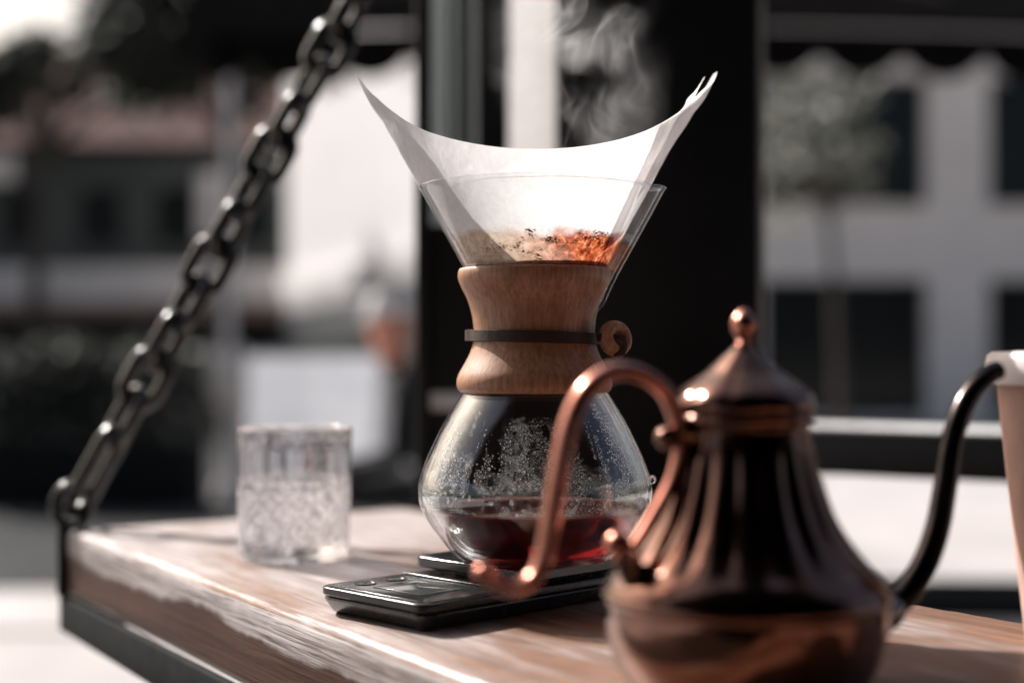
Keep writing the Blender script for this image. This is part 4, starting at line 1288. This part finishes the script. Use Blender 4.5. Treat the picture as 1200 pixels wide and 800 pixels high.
# ------------------------------------------------------------------ copper kettle
def kettle():
    Zk = 0.64
    k = Zk / FPX
    x = (872 - 600) * k
    hd = Vector((-0.91, -0.41)).normalized()
    rz = math.atan2(hd.y, hd.x)              # local +x points along the handle
    t = thing('copper_kettle', 'fluted dark copper kettle with a scrolled handle in the foreground', 'kettle', (x, Zk, TZ + 0.0003), rz)
    def KZ(py): return max(0.0, (811 - py) * k)
    body = [(811, 108), (808, 122), (798, 137), (780, 149), (760, 157), (738, 162), (715, 164.5), (703, 165), (698, 168), (692, 168), (687, 165), (680, 162), (668, 152), (655, 139), (631, 119), (605, 103), (580, 93.5), (555, 86), (530, 80), (512, 76), (502, 75), (497, 80), (490, 82), (486, 80), (484, 74)]
    pr = [(v.y * k, KZ(v.x)) for v in catmull([(a, b_, 0) for a, b_ in body], 4)]
    zt0, zt1 = KZ(664), KZ(520)
    def flute(r, z, a):
        if zt0 < z < zt1:
            f = math.sin(PI * (z - zt0) / (zt1 - zt0)) ** 0.5
            return r + 0.0024 * f * (abs(math.cos(a * 9)) - 0.6)
        return r
    rows = [(0.0008, 0.002), (pr[0][0] * 0.7, 0.0016)] + pr + [(60 * k, KZ(484)), (0.001, KZ(484.5))]
    finish('body', lathe(rows, 240, flute), M['copper_body'], t, True, 60)
    lid = [(486, 76), (484, 81), (478, 83.5), (471, 82.5), (463, 77.5), (455, 69), (447, 57), (438, 44), (428, 33), (419, 23.5), (412, 16), (408, 11)]
    lp = [(v.y * k, KZ(v.x) + 0.0004) for v in catmull([(a, b_, 0) for a, b_ in lid], 5)]
    ld = finish('lid', lathe([(0.001, lp[0][1])] + lp + [(0.001, lp[-1][1] + 0.0002)], 120, lambda r, z, a: r * (1 + 0.03 * (abs(math.cos(a * 6)) - 0.6)) if KZ(468) < z < KZ(416) else r), M['copper_body'], t, True, 60)
    kn = [(408, 8), (404, 10), (401, 7), (397, 8.5), (390, 13), (382, 15), (374, 13.5), (368, 9), (363.5, 4), (362, 0.5)]
    kp = [(v.y * k, KZ(v.x)) for v in catmull([(a, b_, 0) for a, b_ in kn], 4)]
    finish('knob', lathe(kp, 40), M['copper_handle'], ld, True, None)
    # points given in the vertical plane through the kettle axis, along the handle (+) and spout (-)
    def plane_pt(px, py):
        # intersect the line of sight with that vertical plane to get the distance from the axis
        u = (px - 600) / FPX
        rho = (u * Zk - x) / (hd.x - u * hd.y)
        Y = Zk + hd.y * rho
        return Vector((rho, 0, CZ - (py - 420) / FPX * Y - TZ))
    hp = [(741, 646), (752, 628), (770, 598), (787, 566), (795, 540), (797, 515), (793, 490), (780, 462), (758, 443), (732, 435), (706, 441), (684, 461), (668, 494), (658, 535), (650, 580), (643, 620), (636, 655), (624, 678), (603, 689), (582, 684), (566, 672)]
    pts = [plane_pt(*q) for q in hp]
    path = catmull([tuple(p) for p in pts], 5)
    rads = []
    for i in range(len(path)):
        f = i / (len(path) - 1)
        rads.append(0.0034 + 0.0014 * math.sin(PI * min(1, max(0, (f - 0.12) / 0.88))) )
    h = finish('handle', tube(path, rads, 18, flat=(1.15, 0.85)), M['copper_handle'], t)
    def ball(p, r, nm, par, mat='copper_handle', sc=(1, 1, 1)):
        bm = bmesh.new(); bmesh.ops.create_uvsphere(bm, u_segments=20, v_segments=14, radius=r)
        bmesh.ops.scale(bm, vec=sc, verts=bm.verts)
        o = finish(nm, bm, M[mat], par, True, None); o.location = p
        return o
    ball(pts[-1], 0.0041, 'scroll_end', h)
    ball(plane_pt(724, 638), 0.0060, 'scroll_end', h)
    ball(plane_pt(781, 514), 0.0052, 'rivet', h, 'copper_body')
    # bracket tying the handle to the neck
    a = plane_pt(792, 506); b_ = Vector((70 * k, 0, a.z - 0.001))
    finish('upper_bracket', tube([a, (a + b_) / 2, b_], [0.005, 0.006, 0.007], 14), M['copper_body'], t)
    a = plane_pt(735, 655); b_ = Vector((140 * k, 0, a.z - 0.012))
    finish('lower_bracket', tube(catmull([tuple(a), tuple((a + b_) / 2 + Vector((0, 0, -0.002))), tuple(b_)], 5), [0.006] * 10 + [0.0085], 14), M['copper_body'], t)
    sp = [(1015, 722), (1040, 711), (1062, 693), (1083, 660), (1098, 618), (1107, 570), (1114, 525), (1124, 488), (1140, 458), (1158, 440), (1170, 434)]
    ps = [plane_pt(*q) for q in sp]
    path = catmull([tuple(p) for p in ps], 5)
    n = len(path)
    bm = tube(path, [0.0072 - 0.0026 * (i / (n - 1)) ** 0.8 for i in range(n)], 20, cap=False)
    bmesh.ops.solidify(bm, geom=list(bm.faces), thickness=0.0007)
    finish('spout', bm, M['spout_metal'], t)
    col = tube([ps[0] + (ps[1] - ps[0]) * 0.35, ps[1], ps[1] + (ps[2] - ps[1]) * 0.25], [0.0115, 0.0095, 0.0082], 20)
    finish('spout_collar', col, M['spout_metal'], t)
kettle()

# ------------------------------------------------------------------ takeaway cup at the right edge
def cup():
    Yc = 0.745
    x = P(1266, 0, Yc).x
    t = thing('takeaway_cup', 'kraft paper takeaway cup with a pale lid at the right edge', 'cup', (x, Yc, TZ + 0.0003))
    k = Yc / FPX
    H = (755 - 412) * k
    rb = 62 * k; rt = 94 * k
    z1 = H - 0.0155
    rows = [(0.001, 0.006), (rb - 0.001, 0.006), (rb - 0.0006, 0.0), (rb, 0.0)] + [(rb + (rt - rb) * q / 12, z1 * q / 12) for q in range(1, 13)]
    finish('cup_wall', lathe(rows + [(0.001, z1)], 72), M['cup_card'], t, True, 40)
    rr = 108 * k
    lid = [(rt + 0.0012, z1 - 0.002), (rr - 0.001, z1 - 0.0015), (rr, z1 + 0.001), (rr, z1 + 0.008), (rr - 0.001, z1 + 0.0105), (rr - 0.0015, z1 + 0.0135), (rr - 0.004, z1 + 0.0155), (rr - 0.008, z1 + 0.014), (rr - 0.010, z1 + 0.010), (0.001, z1 + 0.0095)]
    finish('lid', lathe(lid, 72), M['cup_lid'], t, True, 50)
cup()

# ------------------------------------------------------------------ steam
def steam():
    m = bpy.data.materials.new('steam'); m.use_nodes = True
    nt = m.node_tree; nt.nodes.clear()
    out = nt.nodes.new('ShaderNodeOutputMaterial')
    tc = nt.nodes.new('ShaderNodeTexCoord')
    warp = nt.nodes.new('ShaderNodeTexNoise'); warp.inputs['Scale'].default_value = 14; warp.inputs['Detail'].default_value = 2
    nt.links.new(tc.outputs['Object'], warp.inputs[0])
    vm = nt.nodes.new('ShaderNodeVectorMath'); vm.operation = 'SUBTRACT'; vm.inputs[1].default_value = (0.5, 0.5, 0.5)
    nt.links.new(warp.outputs['Color'], vm.inputs[0])
    vs2 = nt.nodes.new('ShaderNodeVectorMath'); vs2.operation = 'MULTIPLY_ADD'; vs2.inputs[1].default_value = (0.10, 0.10, 0.05)
    nt.links.new(vm.outputs[0], vs2.inputs[0]); nt.links.new(tc.outputs['Object'], vs2.inputs[2])
    n1 = nt.nodes.new('ShaderNodeTexNoise'); n1.inputs['Scale'].default_value = 26; n1.inputs['Detail'].default_value = 3; n1.inputs['Roughness'].default_value = 0.55
    mp = nt.nodes.new('ShaderNodeMapping'); mp.inputs['Scale'].default_value = (1, 0.8, 0.55)
    nt.links.new(vs2.outputs[0], mp.inputs[0]); nt.links.new(mp.outputs[0], n1.inputs[0])
    rid = math_node(nt, 'SUBTRACT', 1.0, math_node(nt, 'MULTIPLY', math_node(nt, 'ABSOLUTE', math_node(nt, 'SUBTRACT', n1.outputs['Fac'], 0.5)), 11.0), clamp=True)
    rid = math_node(nt, 'POWER', rid, 2.0)
    n2 = noise_tex(nt, 16, 2, loc=(3.1, 1.7, 0.4))
    patch = math_node(nt, 'MULTIPLY', math_node(nt, 'SUBTRACT', n2, 0.44), 7.0, clamp=True)
    soft = math_node(nt, 'MULTIPLY', patch, 0.10)
    den = math_node(nt, 'ADD', math_node(nt, 'MULTIPLY', rid, patch), soft)
    # fade out towards the sides of the plume
    sob = nt.nodes.new('ShaderNodeSeparateXYZ'); nt.links.new(tc.outputs['Object'], sob.inputs[0])
    def fade(sock, half):
        q = math_node(nt, 'POWER', math_node(nt, 'MULTIPLY', math_node(nt, 'ABSOLUTE', sock), 1.0 / half), 2.0)
        return math_node(nt, 'POWER', math_node(nt, 'SUBTRACT', 1.0, q, clamp=True), 2.0)
    den = math_node(nt, 'MULTIPLY', den, fade(sob.outputs[0], 0.062)); den = math_node(nt, 'MULTIPLY', den, fade(sob.outputs[1], 0.046))
    zf = math_node(nt, 'MULTIPLY', math_node(nt, 'SUBTRACT', 0.168, sob.outputs[2]), 11.0, clamp=True)
    den = math_node(nt, 'MULTIPLY', den, zf)
    den = math_node(nt, 'MULTIPLY', den, 30.0)
    pv = nt.nodes.new('ShaderNodeVolumePrincipled'); pv.inputs['Color'].default_value = (0.98, 0.97, 0.97, 1)
    pv.inputs['Anisotropy'].default_value = 0.25
    nt.links.new(den, pv.inputs['Density'])
    nt.links.new(pv.outputs[0], out.inputs['Volume'])
    bm = bmesh.new()
    box(bm, -0.066, 0.066, -0.05, 0.05, 0.0, 0.17)
    o = finish('steam', bm, m, None, False)
    o.location = (P(676, 0, 0.88).x, 0.89, P(0, 200, 0.88).z)
    o.scale = (1.0, 0.7, 1.0)
    tag(o, 'thin white wisps of steam rising above the paper filter', 'steam', None, 'stuff')
steam()
